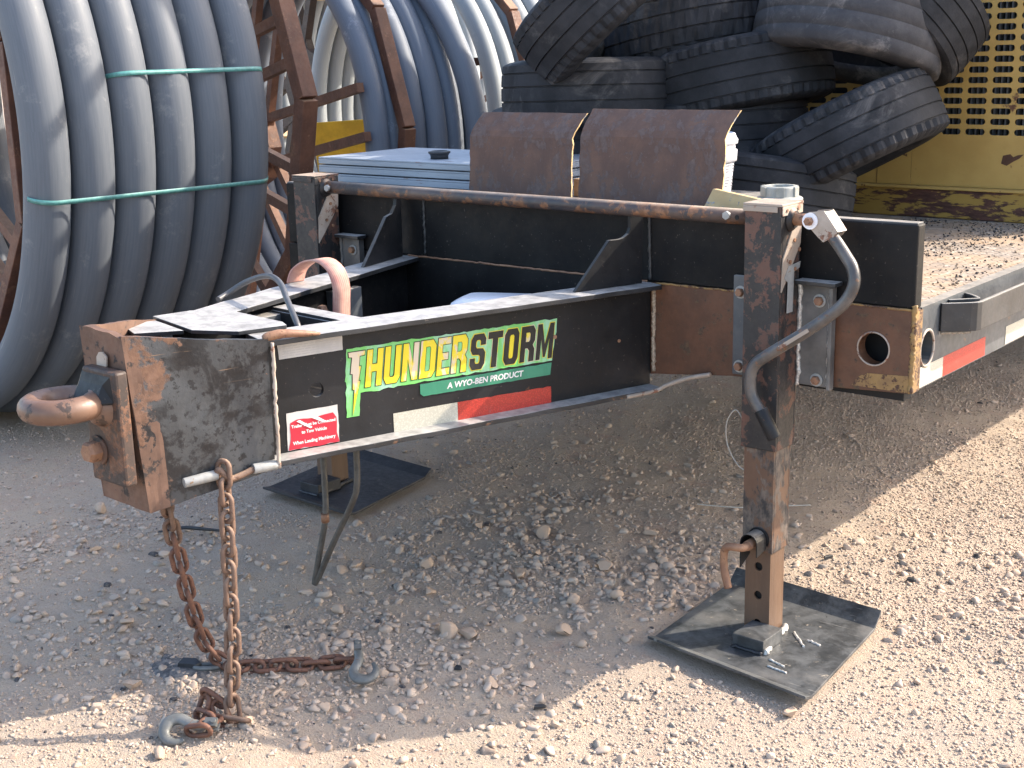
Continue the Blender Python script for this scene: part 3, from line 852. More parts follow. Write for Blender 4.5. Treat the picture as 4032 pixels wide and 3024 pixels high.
# plates on top of the drawbar nose
mb = MB().hexa([(-1.10, -1.06, .8945), (-.985, -1.105, .8945), (-.915, -1.02, .8945), (-1.07, -.985, .8945)], [(-1.10, -1.06, .9035), (-.985, -1.105, .9035), (-.915, -1.02, .9035), (-1.07, -.985, .9035)])
part('nose_plate', mb, 'black_flange', T, .001)
mb = MB().hexa([(-1.125, -.955, .894), (-.905, -1.005, .894), (-.800, -.955, .894), (-.762, -.845, .894), (-.80, -.825, .894), (-1.035, -.800, .894), (-1.105, -.86, .894)],
               [(-1.125, -.955, .903), (-.905, -1.005, .903), (-.800, -.955, .903), (-.762, -.845, .903), (-.80, -.825, .903), (-1.035, -.800, .903), (-1.105, -.86, .903)])
part('nose_plate', mb, 'black_flange', T, .001)
part('torn_flange', MB().tube(bezier([(-.705, -.965, .900), (-.685, -.93, .906), (-.668, -.89, .902), (-.655, -.84, .894)], 6), [.006, .009, .010, .011, .011, .011, .011, .010, .010, .010, .009, .009, .008, .008, .007, .006, .005, .004, .003], 8), 'bolt_rust', T)
# cross brace and inner brackets between the beams
mb = MB().bar((-1.09, -.585, .868), (-.66, -.62, .868), .055, .010).bar((-1.09, -.612, .835), (-.66, -.647, .835), .010, .06)
part('cross_brace', mb, 'black_flange', T, .001)
part('inner_bracket', MB().box(-1.10, -1.05, -.70, -.60, .72, .86), 'side_steel', T, .002)
part('inner_bracket', MB().box(-1.195, -1.165, -.33, -.22, .74, .86), 'side_steel', T, .002)
part('added_drawbar_floor', MB().hexa([(-1.085, -.82, .613), (-.720, -.82, .613), (-.414, .105, .613), (-1.304, .105, .613)], [(-1.085, -.82, .620), (-.720, -.82, .620), (-.414, .105, .620), (-1.304, .105, .620)]), 'black_shade', T)  # added tray under the jug, lengthened forward to shade the ground
# upright gussets standing on the beams
gp = [(.872, .894), (1.09, .894), (1.095, 1.085), (1.052, 1.085), (1.052, 1.045), (1.045, 1.030), (1.030, 1.021), (1.016, 1.018), (.983, 1.018)]
part('gusset', MB().prism(gp, [], FR, -.012, 0.0), 'black_paint', T, .001)
gpl = [(.845, .894), (1.07, .894), (1.075, 1.085), (1.050, 1.085), (1.044, 1.055), (1.02, 1.032), (.985, 1.026)]
part('gusset', MB().prism(gpl, [], FL, -.012, 0.0), 'black_paint', T, .001)

# ------------------------------------------------------------------ landing jacks
def square_tube(cx, cy, h, z0, z1, t=.006, front_holes=()):
    m = MB()
    m.prism([(cx - h, z0), (cx + h, z0), (cx + h, z1), (cx - h, z1)], [circle2((cx + .002, z), .0115, 18) for z in front_holes], fnY, cy - h, cy - h + t)
    m.box(cx - h, cx + h, cy + h - t, cy + h, z0, z1)
    m.box(cx - h, cx - h + t, cy - h + t + .0003, cy + h - t - .0003, z0, z1)
    m.box(cx + h - t, cx + h, cy - h + t + .0003, cy + h - t - .0003, z0, z1)
    return m
def landing_jack(x, dz, right):
    j = part('landing_jack', square_tube(x, .049, .049, .523, 1.130, .007), 'post_paint', T, .003)
    j['label'] = 'rust-speckled square jack post at the crank end' if right else 'rust-speckled square jack post beside the pipe coils'
    # folded cap
    m = MB().box(x - .053, x + .053, -.003, .103, 1.1305, 1.1365)
    m.box(x + .0500, x + .0530, .0, .10, 1.108, 1.1303)
    m.box(x - .053, x + .04, -.0035, -.0005, 1.1165, 1.1303)
    part('cap', m, 'cap_steel' if right else 'post_paint', j, .0012)
    for y in (.02, .075):
        part('cap_rivet', MB().cyl((x + .0525, y, 1.120), (x + .0555, y, 1.120), .004, 8), 'bolt_rust', j)
    # torn plate riveted on the side
    fx = lambda u, v, t: (t, u, v)
    part('side_plate', MB().prism([(.004, .925), (.03, .955), (.094, 1.035), (.096, 1.075), (.085, 1.088), (.050, 1.070), (.008, 1.005)], [], fx, x + .0495, x + .0525), 'cap_steel', j)
    for y, z in ((.06, 1.045), (.085, 1.02), (.04, .995), (.065, .975)):
        part('rivet', MB().cyl((x + .0525, y, z), (x + .0560, y, z), .005, 10), 'bolt_rust', j)
    # telescoping legs
    part('sleeve', square_tube(x, .049, .0425, .250 + dz * .3, .600), 'leg_rust', j, .0025)
    part('leg', square_tube(x, .049, .036, .026 + dz, .48, .006, [z + dz for z in (.050, .128, .207)]), 'inner_rust', j)
    part('leg_shade_fill', MB().box(x - .027, x + .027, .026, .075, .03 + dz, .5), 'dark_hole', j)  # near-black fill, paints the shade seen through the leg holes
    # foot plate with turned-up lips
    if right: q = [(-.200, -.193), (.276, -.247), (.226, .271), (-.230, .305)]
    else: q = [(-1.749, -.163), (-1.370, -.135), (-1.440, .325), (-1.812, .301)]
    A, B, C_, D_ = [Vector((*p, 0)) for p in q]
    f_in = .075
    A2, B2 = A.lerp(D_, f_in), B.lerp(C_, f_in); D2, C2 = D_.lerp(A, f_in * 1.25), C_.lerp(B, f_in * 1.25)
    th = .008; z0 = .012 + dz; rise = .022 if right else .012
    z0s = [base_z(p.x) * 0 + z0 + (0 if right else -.010 * (p.x + 1.6) / .2 * .55) for p in (A, B, C_, D_)]
    rows = [(A, B, rise * .7), (A2, B2, 0), (D2, C2, 0), (D_, C_, rise * 1.5)]
    vs = []; N = 10
    for s_ in (1, 0):
        for a, b, h in rows:
            for i in range(N + 1):
                p = a.lerp(b, i / N); bow = .004 * math.sin(math.pi * i / N)
                vs.append((p.x, p.y, z0 + h - bow * 0 + s_ * th + (0 if right else -.055 * (p.x + 1.6))))
    W_ = N + 1; fs = []
    for r_ in range(3):
        for i in range(N):
            a = r_ * W_ + i; fs += [(a, a + 1, a + W_ + 1, a + W_), (4 * W_ + a, 4 * W_ + a + W_, 4 * W_ + a + W_ + 1, 4 * W_ + a + 1)]
        fs += [(r_ * W_, r_ * W_ + W_, 5 * W_ + r_ * W_, 4 * W_ + r_ * W_), (r_ * W_ + N, 4 * W_ + r_ * W_ + N, 5 * W_ + r_ * W_ + N, r_ * W_ + W_ + N)]
    for i in range(N): fs += [(i, 4 * W_ + i, 4 * W_ + i + 1, i + 1), (3 * W_ + i, 3 * W_ + i + 1, 7 * W_ + i + 1, 7 * W_ + i)]
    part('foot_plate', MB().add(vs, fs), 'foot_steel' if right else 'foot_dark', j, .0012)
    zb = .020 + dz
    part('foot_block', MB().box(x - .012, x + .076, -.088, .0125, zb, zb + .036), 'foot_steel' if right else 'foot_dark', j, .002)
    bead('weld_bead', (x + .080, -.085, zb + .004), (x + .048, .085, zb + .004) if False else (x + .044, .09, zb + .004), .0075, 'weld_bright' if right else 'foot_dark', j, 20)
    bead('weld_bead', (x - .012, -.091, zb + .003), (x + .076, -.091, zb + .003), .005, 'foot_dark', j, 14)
    if right:
        for (p0, p1, r_) in (((.075, .075, .021), (.135, .015, .021), .0035), ((.125, .055, .021), (.165, .045, .021), .003), ((.10, -.10, .021), (.15, -.115, .021), .003), ((.115, -.135, .021), (.17, -.14, .021), .003)):
            bead('weld_spatter', p0, p1, r_, 'weld_bright', j, 9)
    # bracket that bolts the post to the beam
    zc0, zc1 = .680, .938
    part('mount_plate', MB().box(x - .135, x - .0495, .0985, .111, zc0, zc1), 'side_steel', j, .002)
    m = MB().box(x + .056, x + .134, .0985, .111, zc0, zc1 - .004).box(x + .134, x + .144, .088, .111, zc0 - .004, zc1 - .006)
    part('mount_channel', m, 'bracket_steel', j, .002)
    part('mount_top', MB().box(x + .05, x + .158, .070, .111, zc1 - .002, zc1 + .008), 'black_flange', j, .0015)
    bead('weld_bead', (x + .0535, .097, zc0), (x + .0535, .097, zc1), .0055, 'weld_bright' if right else 'bracket_steel', j, 34)
    bead('weld_bead', (x + .1335, .097, zc0), (x + .1335, .097, zc1 - .01), .0035, 'weld_bright' if right else 'bracket_steel', j, 34)
    for bx, bz in ((.106, .896), (.104, .697), (-.113, .896), (-.113, .703)):
        part('washer', MB().cyl((x + bx, .0985, bz), (x + bx, .0955, bz), .0165, 22), 'zinc', j)
        part('bolt', MB().lathe([(0, .012), (.0095, .012), (.0115, .009), (.0115, 0)], (x + bx, .0955, bz), rot_to((0, -1, 0)), 6, False, False), 'bolt_rust', j)
    part('shaft_boss', MB().lathe([(.030, 0), (.028, .004), (.021, .010), (.021, .012)], (x + (.049 if right else .049), .049, 1.097), rot_to((1, 0, 0)), 24), 'post_paint', j)
    if right:
        # nameplate
        part('maker_plate', MB().prism([(.030, .870), (.060, .870), (.062, .968), (.090, .975), (.093, .99), (.035, .985), (.014, .958), (.032, .945)], [], fx, x + .0530, x + .0538), 'zinc', j)
        # locking pin: curved shield and bent rod on the front of the sleeve
        P0 = Vector((.005, .0062, .278))
        m = MB()
        prof = [(math.cos(a), math.sin(a)) for a in np.linspace(math.pi, 0, 13)]
        outer = [(-.021, -.05)] + [(.026 * c * .95, .012 + .026 * s) for c, s in prof] + [(.024, -.018)]
        pts2 = [(-.024, -.058), (-.0245, .008)] + [(.0245 * c, .010 + .0245 * s) for c, s in prof] + [(.0245, -.022)]
        inner = [(p[0] * .88, p[1] - .001 if i else p[1]) for i, p in enumerate(pts2)]
        vs = []
        for y in (-.006, -.052):
            for ring in (pts2, inner):
                for i, (u, v) in enumerate(ring):
                    zz = v if not (v < -.01 and y > -.02) else v * .6
                    vs.append((P0.x + u, P0.y + y, P0.z + zz))
        n = len(pts2); fs = []
        for i in range(n - 1):
            fs += [(i, i + 1, 2 * n + i + 1, 2 * n + i), (n + i, 3 * n + i, 3 * n + i + 1, n + i + 1), (2 * n + i, 2 * n + i + 1, 3 * n + i + 1, 3 * n + i), (i, n + i, n + i + 1, i + 1)]
        fs += [(0, 2 * n, 3 * n, n), (n - 1, 2 * n - 1, 4 * n - 1, 3 * n - 1)]
        part('pin_shield', m.add(vs, fs), 'black_paint', j)
        part('pin_spring', MB().cyl((.002, .006, .282), (.002, -.048, .282), .013, 14), 'bolt_rust', j)
        rod = bezier([(.002, .0, .282), (.002, -.058, .282), (-.008, -.075, .284), (-.032, -.078, .282), (-.047, -.074, .268), (-.050, -.072, .235), (-.046, -.072, .205), (-.036, -.072, .168)], 6)
        part('pin_rod', MB().tube(rod, .0102, 12), 'bolt_rust', j)
        part('shield_weld', MB().tube([(P0.x + .0255 * math.cos(a), .0055, P0.z + .008 + .027 * math.sin(a)) for a in np.linspace(-.5, math.pi + .3, 18)], .005, 7), 'black_shade', j)
    return j
jackR = landing_jack(0.0, 0.0, True)
jackL = landing_jack(-1.636, .088, False)
# the shaft that links the two jacks
shaft = part('link_shaft', MB().tube([(-1.575, .049, 1.0985), (-1.1, .049, 1.097), (-.6, .049, 1.096), (-.062, .049, 1.0945)], .0195, 20), 'pipe_shaft', T, 0, 'long rusty shaft linking the two jack posts')
part('shaft_end', MB().cyl((-.062, .049, 1.0945), (-.049, .049, 1.0945), .0145, 16), 'post_paint', shaft)
for x in (-1.555, -.115):
    part('shaft_bolt', MB().cyl((x, .030, 1.0985), (x, .020, 1.0985), .0105, 6), 'zinc', shaft)
part('shaft_hole', MB().cyl((-.088, .0305, 1.0945), (-.088, .0285, 1.0945), .006, 12), 'dark_hole', shaft)  # dark disc standing in for the shade of a hole
# folding crank
crank = part('crank_handle', MB().tube(bezier([(.150, .033, 1.078), (.172, .030, 1.060), (.207, .020, 1.024), (.230, .010, .998), (.240, .0, .968), (.229, -.005, .933), (.201, -.010, .899), (.133, -.025, .843), (.040, -.037, .777), (.009, -.040, .750), (-.002, -.041, .718), (.003, -.041, .673), (.030, -.041, .634)], 7), .0145, 18), 'crank_steel', T, 0, 'bent steel crank handle folded across the post')
part('crank_grip', MB().cyl((.028, -.041, .640), (.068, -.041, .574), .0172, 18).cyl((.0672, -.041, .5753), (.0684, -.041, .5733), .0125, 16), 'black_paint', crank, .001)
part('paint_scrape', MB().box(-.048, .048, -.0004, .0004, -.0045, .0045, Matrix.Translation((.112, -.0465, .8265)) @ Matrix.Rotation(-.605, 4, 'Y')), 'cap_steel', crank)
part('crank_stub', MB().cyl((.049, .046, 1.096), (.118, .042, 1.100), .0145, 16), 'bolt_rust', crank)
cu = Vector((.45, -.05, -.72)).normalized()
for y0, y1 in ((.0165, .0205), (.0605, .0645)):
    fn = lambda u, v, t: (u, t, v)
    part('clevis_cheek', MB().prism([(.094, 1.103), (.112, 1.120), (.150, 1.125), (.156, 1.118), (.186, 1.079), (.176, 1.066), (.150, 1.052), (.137, 1.062)], [], fn, y0, y1), 'cap_steel', crank, .0008)
part('clevis_bridge', MB().hexa([(.150, .0205, 1.123), (.152, .0605, 1.123), (.156, .0605, 1.118), (.156, .0205, 1.118)], [(.182, .0205, 1.082), (.184, .0605, 1.082), (.188, .0605, 1.078), (.186, .0205, 1.078)]), 'cap_steel', crank)
part('clevis_washer', MB().cyl((.116, .0165, 1.100), (.116, .0125, 1.100), .0195, 22), 'white_plastic', crank)
part('clevis_bolt', MB().lathe([(0, .014), (.009, .014), (.0105, .011), (.0105, 0)], (.116, .0125, 1.100), rot_to((0, -1, 0)), 6, False, False).cyl((.116, .0125, 1.1), (.116, .075, 1.1), .006, 10), 'bolt_rust', crank)

# chain anchor rod on the coupler
part('chain_rod', MB().tube([(-.762, -1.165, .606), (-.746, -1.115, .609), (-.739, -1.092, .610)], [.011, .012, .012], 12), 'zinc', T, .001)
part('chain_rod', MB().tube([(-.713, -1.012, .607), (-.696, -.958, .607)], .012, 12), 'zinc', T, .001)

# ------------------------------------------------------------------ safety chains
LINK = {}
def link_mesh(pitch=.039, r=.0061, w=.0150):
    path = []
    hl = pitch / 2 - .5 * r
    n = 8
    for s_, a0 in ((1, -math.pi / 2), (-1, math.pi / 2)):
        for i in range(n + 1):
            a = a0 + math.pi * i / n
            path.append((s_ * 0 + (hl if s_ > 0 else -hl) + w * math.cos(a) * 1.0, w * math.sin(a), 0))
    return mesh_of('chain_link', MB().tube(path, r, 8, True), 'chain_rust')
link_m = link_mesh()
link_d = link_m.copy(); link_d.materials.clear(); link_d.materials.append(MAT['chain_dark'])
def place(me, name, M, parent):
    o = bpy.data.objects.new(name, me); COL.objects.link(o); o.parent = parent
    o.matrix_basis = Matrix.Translation(-origin_of(parent)) @ M
    return o
def run_chain(root, pts, twist=0.3, roll0=0.0, dark_from=1e9):
    P = bezier(pts, 24); L = [0]
    for a, b in zip(P, P[1:]): L.append(L[-1] + (b - a).length)
    n = int(L[-1] / .039); k_ = 0
    for i in range(n + 1):
        s_ = min(i * .039, L[-1])
        while k_ < len(L) - 2 and L[k_ + 1] < s_: k_ += 1
        t = (s_ - L[k_]) / max(1e-9, L[k_ + 1] - L[k_]); p = P[k_].lerp(P[k_ + 1], t); d = (P[k_ + 1] - P[k_]).normalized()
        q = d.to_track_quat('X', 'Z').to_matrix().to_4x4()
        roll = roll0 + (i % 2) * math.pi / 2 + twist * math.sin(i * .37) + rng.normal() * .12
        place(link_d if s_ > dark_from else link_m, 'chain_link', Matrix.Translation(p) @ q @ Matrix.Rotation(roll, 4, 'X'), root)
def hook(root, M, mat='hook_steel'):
    """slip hook in its own plane: shank at the origin, throat opening towards +Y"""
    path = bezier([(0, 0, 0), (.022, .004, 0), (.045, .000, 0), (.075, -.012, 0), (.098, -.004, 0), (.106, .020, 0), (.096, .042, 0), (.072, .050, 0), (.050, .043, 0)], 6)
    rad = np.interp(np.linspace(0, 1, len(path)), [0, .1, .3, .55, .75, 1], [.012, .013, .014, .0165, .013, .0055])
    m = MB().tube(path, list(rad), 12)
    for v in range(len(m.v)): m.v[v] = (m.v[v][0], m.v[v][1], m.v[v][2] * .72)
    for s_ in (-1, 1):
        m.box(-.024, .006, -.010, .012, s_ * .012 - .004, s_ * .012 + .004)
    m.cyl((-.016, 0, -.022), (-.016, 0, .022), .0065, 10)
    me = mesh_of('hook', m, mat)
    return place(me, 'hook', M, root)
chA = thing('safety_chain', 'rusty orange safety chain hanging straight to a knotted pile and slip hook', 'chain', (-.70, -1.13, .05), 'safety chains')
zA = gz(-.69, -1.14)
run_chain(chA, [(-.728, -1.082, .610), (-.725, -1.086, .50), (-.718, -1.098, .34), (-.709, -1.112, .20), (-.705, -1.128, .10), (-.700, -1.132, zA + .03)], .35, .2)
run_chain(chA, [(-.690, -1.135, zA + .018), (-.715, -1.150, zA + .022), (-.735, -1.150, zA + .055), (-.752, -1.160, zA + .062), (-.757, -1.176, zA + .03), (-.735, -1.186, zA + .028), (-.712, -1.180, zA + .030), (-.700, -1.200, zA + .034), (-.700, -1.222, zA + .026), (-.712, -1.228, zA + .022)], .9, .5, .0)
hk = Matrix.Translation((-.695, -1.205, zA + .034)) @ Matrix.Rotation(R_(-146), 4, 'Z') @ Matrix.Rotation(R_(-34), 4, 'X') @ Matrix.Scale(.92, 4)
hook(chA, hk)
part('anchor_ring', MB().tube(bezier([(-.742, -1.095, .612), (-.730, -1.092, .622), (-.722, -1.080, .606), (-.724, -1.065, .596), (-.718, -1.035, .600), (-.712, -1.012, .607)], 6), .0075, 10), 'chain_rust', chA)
chB = thing('safety_chain', 'rusty safety chain sagging from under the coupler and trailing along the ground', 'chain', (-.90, -1.0, .06), 'safety chains')
zB = gz(-.92, -.98)
run_chain(chB, [(-.905, -1.120, .552), (-.915, -1.105, .47), (-.922, -1.085, .36), (-.928, -1.060, .245), (-.930, -1.035, .150), (-.924, -1.005, .088), (-.905, -.985, zB + .018), (-.86, -.965, gz(-.86, -.965) + .016), (-.80, -.912, gz(-.8, -.912) + .016), (-.74, -.848, gz(-.74, -.848) + .016), (-.69, -.79, gz(-.69, -.79) + .018), (-.660, -.775, gz(-.66, -.775) + .02)], .35, .4, .12)
hook(chB, Matrix.Translation((-.655, -.782, gz(-.645, -.785) + .058)) @ Matrix.Rotation(R_(-44), 4, 'Z') @ Matrix.Rotation(R_(24), 4, 'Y') @ Matrix.Scale(.86, 4))
rg = part('loose_chain_link', MB().tube([(-.945 + .030 * math.cos(a) * .8 + .006 * math.sin(a), -1.012 + .020 * math.sin(a) + .016 * math.cos(a), gz(-.945, -1.012) + .010) for a in np.linspace(0, 2 * math.pi, 25)[:-1]], .0062, 8, True), 'hook_steel', None, 0, None, True, (-.945, -1.012, gz(-.945, -1.012)))
tag(rg, 'single grey oval ring lying beside the chain', 'ring')

# ------------------------------------------------------------------ loose lines on the drawbar
o = part('electric_cable', MB().tube(bezier([(-1.20, -.70, .895), (-1.205, -.66, .906), (-1.165, -.63, .935), (-1.08, -.63, .958), (-.985, -.67, .955), (-.89, -.73, .93), (-.80, -.785, .90), (-.78, -.795, .885)], 8), .0075, 12), 'cable_grey', None, 0, None, True, (-.95, -.7, .9))
tag(o, 'grey electric cable looping over the drawbar nose', 'cable')
st = thing('webbing_strap', 'faded pink webbing strap looped over the far drawbar beam', 'strap', (-1.13, -.4, .9))
sp_path = bezier([(-1.235, -.405, .895), (-1.22, -.400, .930), (-1.17, -.400, .958), (-1.11, -.405, .965), (-1.06, -.412, .945), (-1.035, -.418, .905), (-1.035, -.420, .86), (-1.040, -.420, .80)], 8)
m = MB(); n = len(sp_path)
for i, p in enumerate(sp_path):
    for w_, t_ in ((-.027, 0), (.027, 0)):
        d = (sp_path[min(i + 1, n - 1)] - sp_path[max(i - 1, 0)]).normalized(); s_ = Vector((.15, 1, 0)).normalized(); nn = s_.cross(d).normalized()
        m.v.append(tuple(p + s_ * w_ + nn * .0025)); m.v.append(tuple(p + s_ * w_ - nn * .0025))
for i in range(n - 1):
    a, b = i * 4, i * 4 + 4
    for f in ((a, a + 2, b + 2, b), (a + 1, b + 1, b + 3, a + 3), (a, b, b + 1, a + 1), (a + 2, a + 3, b + 3, b + 2)):
        m.uv[len(m.f)] = ((i / n, 0), (i / n, 1), ((i + 1) / n, 1), ((i + 1) / n, 0)); m.f.append(f); m.sm.append(True)
m.f += [(0, 1, 3, 2), (n * 4 - 4, n * 4 - 2, n * 4 - 1, n * 4 - 3)]; m.sm += [False, False]
part('webbing', m, 'strap_pink', st)
part('strap_buckle', MB().box(-1.052, -1.028, -.45, -.39, .765, .815), 'bolt_rust', st, .003)
part('strap_bolt', MB().lathe([(0, .018), (.013, .018), (.016, .012), (.016, 0)], (-1.075, -.447, .838), rot_to((0, -1, 0)), 6, False, False), 'bolt_rust', st)
hs = thing('drain_hose', 'thin grey hose folded into a V hanging below the drawbar', 'hose', (-.93, -.56, .1))
part('hose', MB().tube(bezier([(-1.030, -.52, .60), (-1.018, -.535, .50), (-.995, -.555, .40), (-.972, -.58, .31), (-.985, -.60, .20), (-1.000, -.605, .135), (-1.003, -.606, .118)], 8), .0085, 12).tube(bezier([(-1.003, -.606, .118), (-.985, -.600, .15), (-.93, -.590, .255), (-.868, -.575, .37), (-.858, -.565, .42), (-.875, -.545, .50), (-.890, -.53, .60)], 8), .0085, 12), 'hose_grey', hs)
part('hose_clip', MB().tube([(-.9700, -.583, .320), (-.9720, -.581, .296)], .0112, 12), 'bolt_rust', hs)
part('wire_tie', MB().tube(bezier([(-1.02, -.53, .55), (-.97, -.56, .535), (-.91, -.555, .54), (-.875, -.545, .56)], 6), .0018, 6), 'wire_white', hs)

# ------------------------------------------------------------------ load on the front of the deck
tb = thing('tool_box', 'low black steel box behind the front wall', 'box', (-.95, .4, ZS))
part('box_body', MB().box(-1.84, -.30, .162, .72, ZS - .003, 1.066), 'black_shade', tb, .003)
part('box_lid', MB().box(-1.845, -.295, .1605, .725, 1.0665, 1.075), 'rail_steel', tb, .002)
names = ('topmost of the three grey steel lids stacked on the trailer nose', 'middle of the three grey steel lids stacked on the trailer nose', 'lowest of the three grey steel lids stacked on the trailer nose')
for i, (z0, z1, dx, dy, a) in enumerate(((1.135, 1.160, 0, 0, .0), (1.106, 1.133, -.004, .004, .006), (1.0765, 1.104, -.001, .0, -.004))):
    M = Matrix.Translation((-1.495 + dx, .57 + dy, 0)) @ Matrix.Rotation(a, 4, 'Z')
    m = MB().box(-.437, .50, -.236, .222, z1 - .006, z1, M)
    t = .004
    m.box(-.4372, .5002, -.2362, -.2362 + t, z0 + .002, z1 - .0063, M).box(-.4372, .5002, .2222 - t, .2222, z0 + .002, z1 - .0063, M)
    m.box(-.4372, -.4372 + t, -.2318, .2178, z0 + .002, z1 - .0063, M).box(.5002 - t, .5002, -.2318, .2178, z0 + .002, z1 - .0063, M)
    m.box(-.40, .46, -.20, .18, z0 + .001, z0 + .012, M)
    o = part('steel_lid', m, 'lid_grey', None, .0025, None, True, (-1.495, .57, z0)); tag(o, names[i], 'lid', 'steel lids stacked on the trailer nose')
o = part('filler_bung', MB().lathe([(.030, 0), (.030, .010), (.033, .016), (.037, .019), (.037, .024), (.028, .026), (.028, .021), (0, .021)], (-1.46, .445, 1.1602), None, 28), 'black_plastic', None, 0, None, True, (-1.46, .445, 1.16))
tag(o, 'small round black bung lying on the stacked grey lids', 'bung')
def bent_sheet(x0, x1, yb, z0, zt, lab, seed, bend=.62, tilt=.0):
    m = MB(); th = .006; nu, nv = 16, 14
    prof = []
    for j in range(nv + 1):
        t = j / nv; z = z0 + (zt - z0) * t
        y = yb + .018 * t + .048 * max(0, (t - .74) / .26) ** 1.2
        prof.append((y, z))
    vs = []
    for s_ in (0, 1):
        for j, (y, z) in enumerate(prof):
            for i in range(nu + 1):
                u = i / nu
                x = x0 + (x1 - x0) * u
                jx = (float(lattice(np.array([j * 1.7 + seed]), np.array([u * 9.0]), seed)[0]) - .5) * .005 * (u in (0, 1) or False)
                hip = .022 * max(0, (j / nv - .72) / .28)
                x += (u - .5) * -2 * hip * (1 if seed == 4 else .6) * (u < .5) * .5 + jx + (u > .5) * hip * (u - .5) * 1.2
                zz = z + (float(lattice(np.array([u * 11 + seed]), np.array([2.5]), seed)[0]) - .5) * .003 * (j == nv)
                vs.append((x, y + s_ * th + .004 * math.sin(u * 3) * (j / nv), zz))
    W_ = nu + 1; N = W_ * (nv + 1); fs = []
    for j in range(nv):
        for i in range(nu):
            a = j * W_ + i; fs += [(a, a + 1, a + W_ + 1, a + W_), (N + a, N + a + W_, N + a + W_ + 1, N + a + 1)]
    for i in range(nu): fs += [(i, N + i, N + i + 1, i + 1), (nv * W_ + i, nv * W_ + i + 1, N + nv * W_ + i + 1, N + nv * W_ + i)]
    for j in range(nv): fs += [(j * W_, (j + 1) * W_, N + (j + 1) * W_, N + j * W_), (j * W_ + nu, N + j * W_ + nu, N + (j + 1) * W_ + nu, (j + 1) * W_ + nu)]
    o = part('bent_steel_plate', m.add(vs, fs), 'rusty_sheet', None, 0, None, True, ((x0 + x1) / 2, yb, z0))
    tag(o, lab, 'steel plate', 'rusty plates standing behind the shaft')
    e = MB()
    for side in (1,):
        for j in range(nv):
            a, b = Vector(vs[j * W_ + nu]), Vector(vs[(j + 1) * W_ + nu]); c, d = Vector(vs[N + (j + 1) * W_ + nu]), Vector(vs[N + j * W_ + nu])
            s_ = Vector((.0012, 0, 0)); e.add([a + s_, b + s_, c + s_, d + s_], [(0, 1, 2, 3)])
    part('sunlit_edge', e, 'board_ochre', o)  # bright ochre strip paints sunlight on the right-hand edge
    return o
bent_sheet(-1.190, -.795, .285, 1.0765, 1.320, 'smaller rusty bent steel plate next to the grey lids', 4)
bent_sheet(-.765, -.285, .285, 1.0765, 1.333, 'larger rusty bent steel plate nearer the right jack post', 9)
bk = thing('plastic_bucket', 'white lidded plastic bucket half hidden behind the larger rusty plate', 'bucket', (-.560, .60, 1.075))
part('bucket_body', MB().lathe([(.098, 0), (.102, .004), (.110, .095), (.110, .096), (.118, .096), (.119, .128), (.113, .130), (.113, .148)], (-.560, .60, 1.0755), None, 40), 'white_plastic', bk)
part('bucket_lid', MB().lathe([(.112, .146), (.120, .146), (.121, .158), (.117, .163), (.112, .176), (.106, .178), (.104, .170), (0, .170)], (-.560, .60, 1.0755), None, 40), 'white_plastic', bk)
for i in range(9):
    z = 1.099 + i * .0085
    m = MB()
    for a0 in (-.75, -.45, -.15, .15):
        aa = np.linspace(a0, a0 + rng.uniform(.14, .26), 5); rr_ = .1045 + (z - 1.0795) * .088 + .0006
        vs = []
        for a in aa: vs += [(-.560 + rr_ * math.cos(a), .60 + rr_ * math.sin(a), z), (-.560 + rr_ * math.cos(a), .60 + rr_ * math.sin(a), z + .0028)]
        m.add(vs, [(2 * q, 2 * q + 2, 2 * q + 3, 2 * q + 1) for q in range(4)])
    if i not in (4,): part('print_line', m, 'ink', bk, 0, None, False)
capm = MB()
for i in range(6):
    a = i * math.pi / 3
    M = Matrix.Translation((-.158, .37, 1.094)) @ Matrix.Rotation(a, 4, 'Z')
    capm.box(.034, .052, -.011, .011, .016, .0425, M)
capm.lathe([(.058, 0), (.062, .003), (.062, .011), (.056, .014), (.049, .016), (.049, .040), (.044, .043), (.036, .043), (.034, .030), (0, .030)], (-.158, .37, 1.0945), None, 36)
o = part('tank_stopper', capm, 'grey_plastic', None, .0012, None, True, (-.158, .37, 1.094))
part('stopper_neck', MB().cyl((-.158, .37, ZS - .003), (-.158, .37, 1.0944), .05, 24), 'black_plastic', o)
tag(o, 'grey ribbed plastic tank stopper behind the right jack post', 'stopper')
o = part('scrap_board', MB().hexa([(-.330, .262, 1.0760), (-.115, .232, 1.0760), (-.110, .244, 1.0760), (-.325, .274, 1.0760)], [(-.302, .268, 1.132), (-.125, .238, 1.112), (-.120, .250, 1.112), (-.297, .280, 1.132)]), 'board_ochre', None, .0015, None, True, (-.22, .25, 1.076))
tag(o, 'short ochre scrap plate leaning beside the jack post', 'scrap plate')
o = part('wood_block', MB().box(-.84, -.77, .36, .44, 1.0755, 1.128), 'wood', None, .002, None, True, (-.80, .40, 1.075))
tag(o, 'small wooden block seen between the two rusty plates', 'wood block')
jg = thing('plastic_jug', 'white plastic jug lying inside the drawbar frame', 'jug', (-.92, .0, .62))
m = MB()
ringz = [(.0, .85), (.03, 1.0), (.178, 1.0), (.203, .93), (.215, .75)]
sh = []
for a in np.linspace(0, 2 * math.pi, 29)[:-1]:
    c, s_ = math.cos(a), math.sin(a); e_ = .35
    sh.append((.155 * math.copysign(abs(c) ** e_, c), .082 * math.copysign(abs(s_) ** e_, s_)))
Mj = Matrix.Translation((-.79, -.030, .6215)) @ Matrix.Rotation(R_(24), 4, 'Z')
vs = [Mj @ Vector((x * f, y * f, z)) for z, f in ringz for x, y in sh]; n = len(sh)
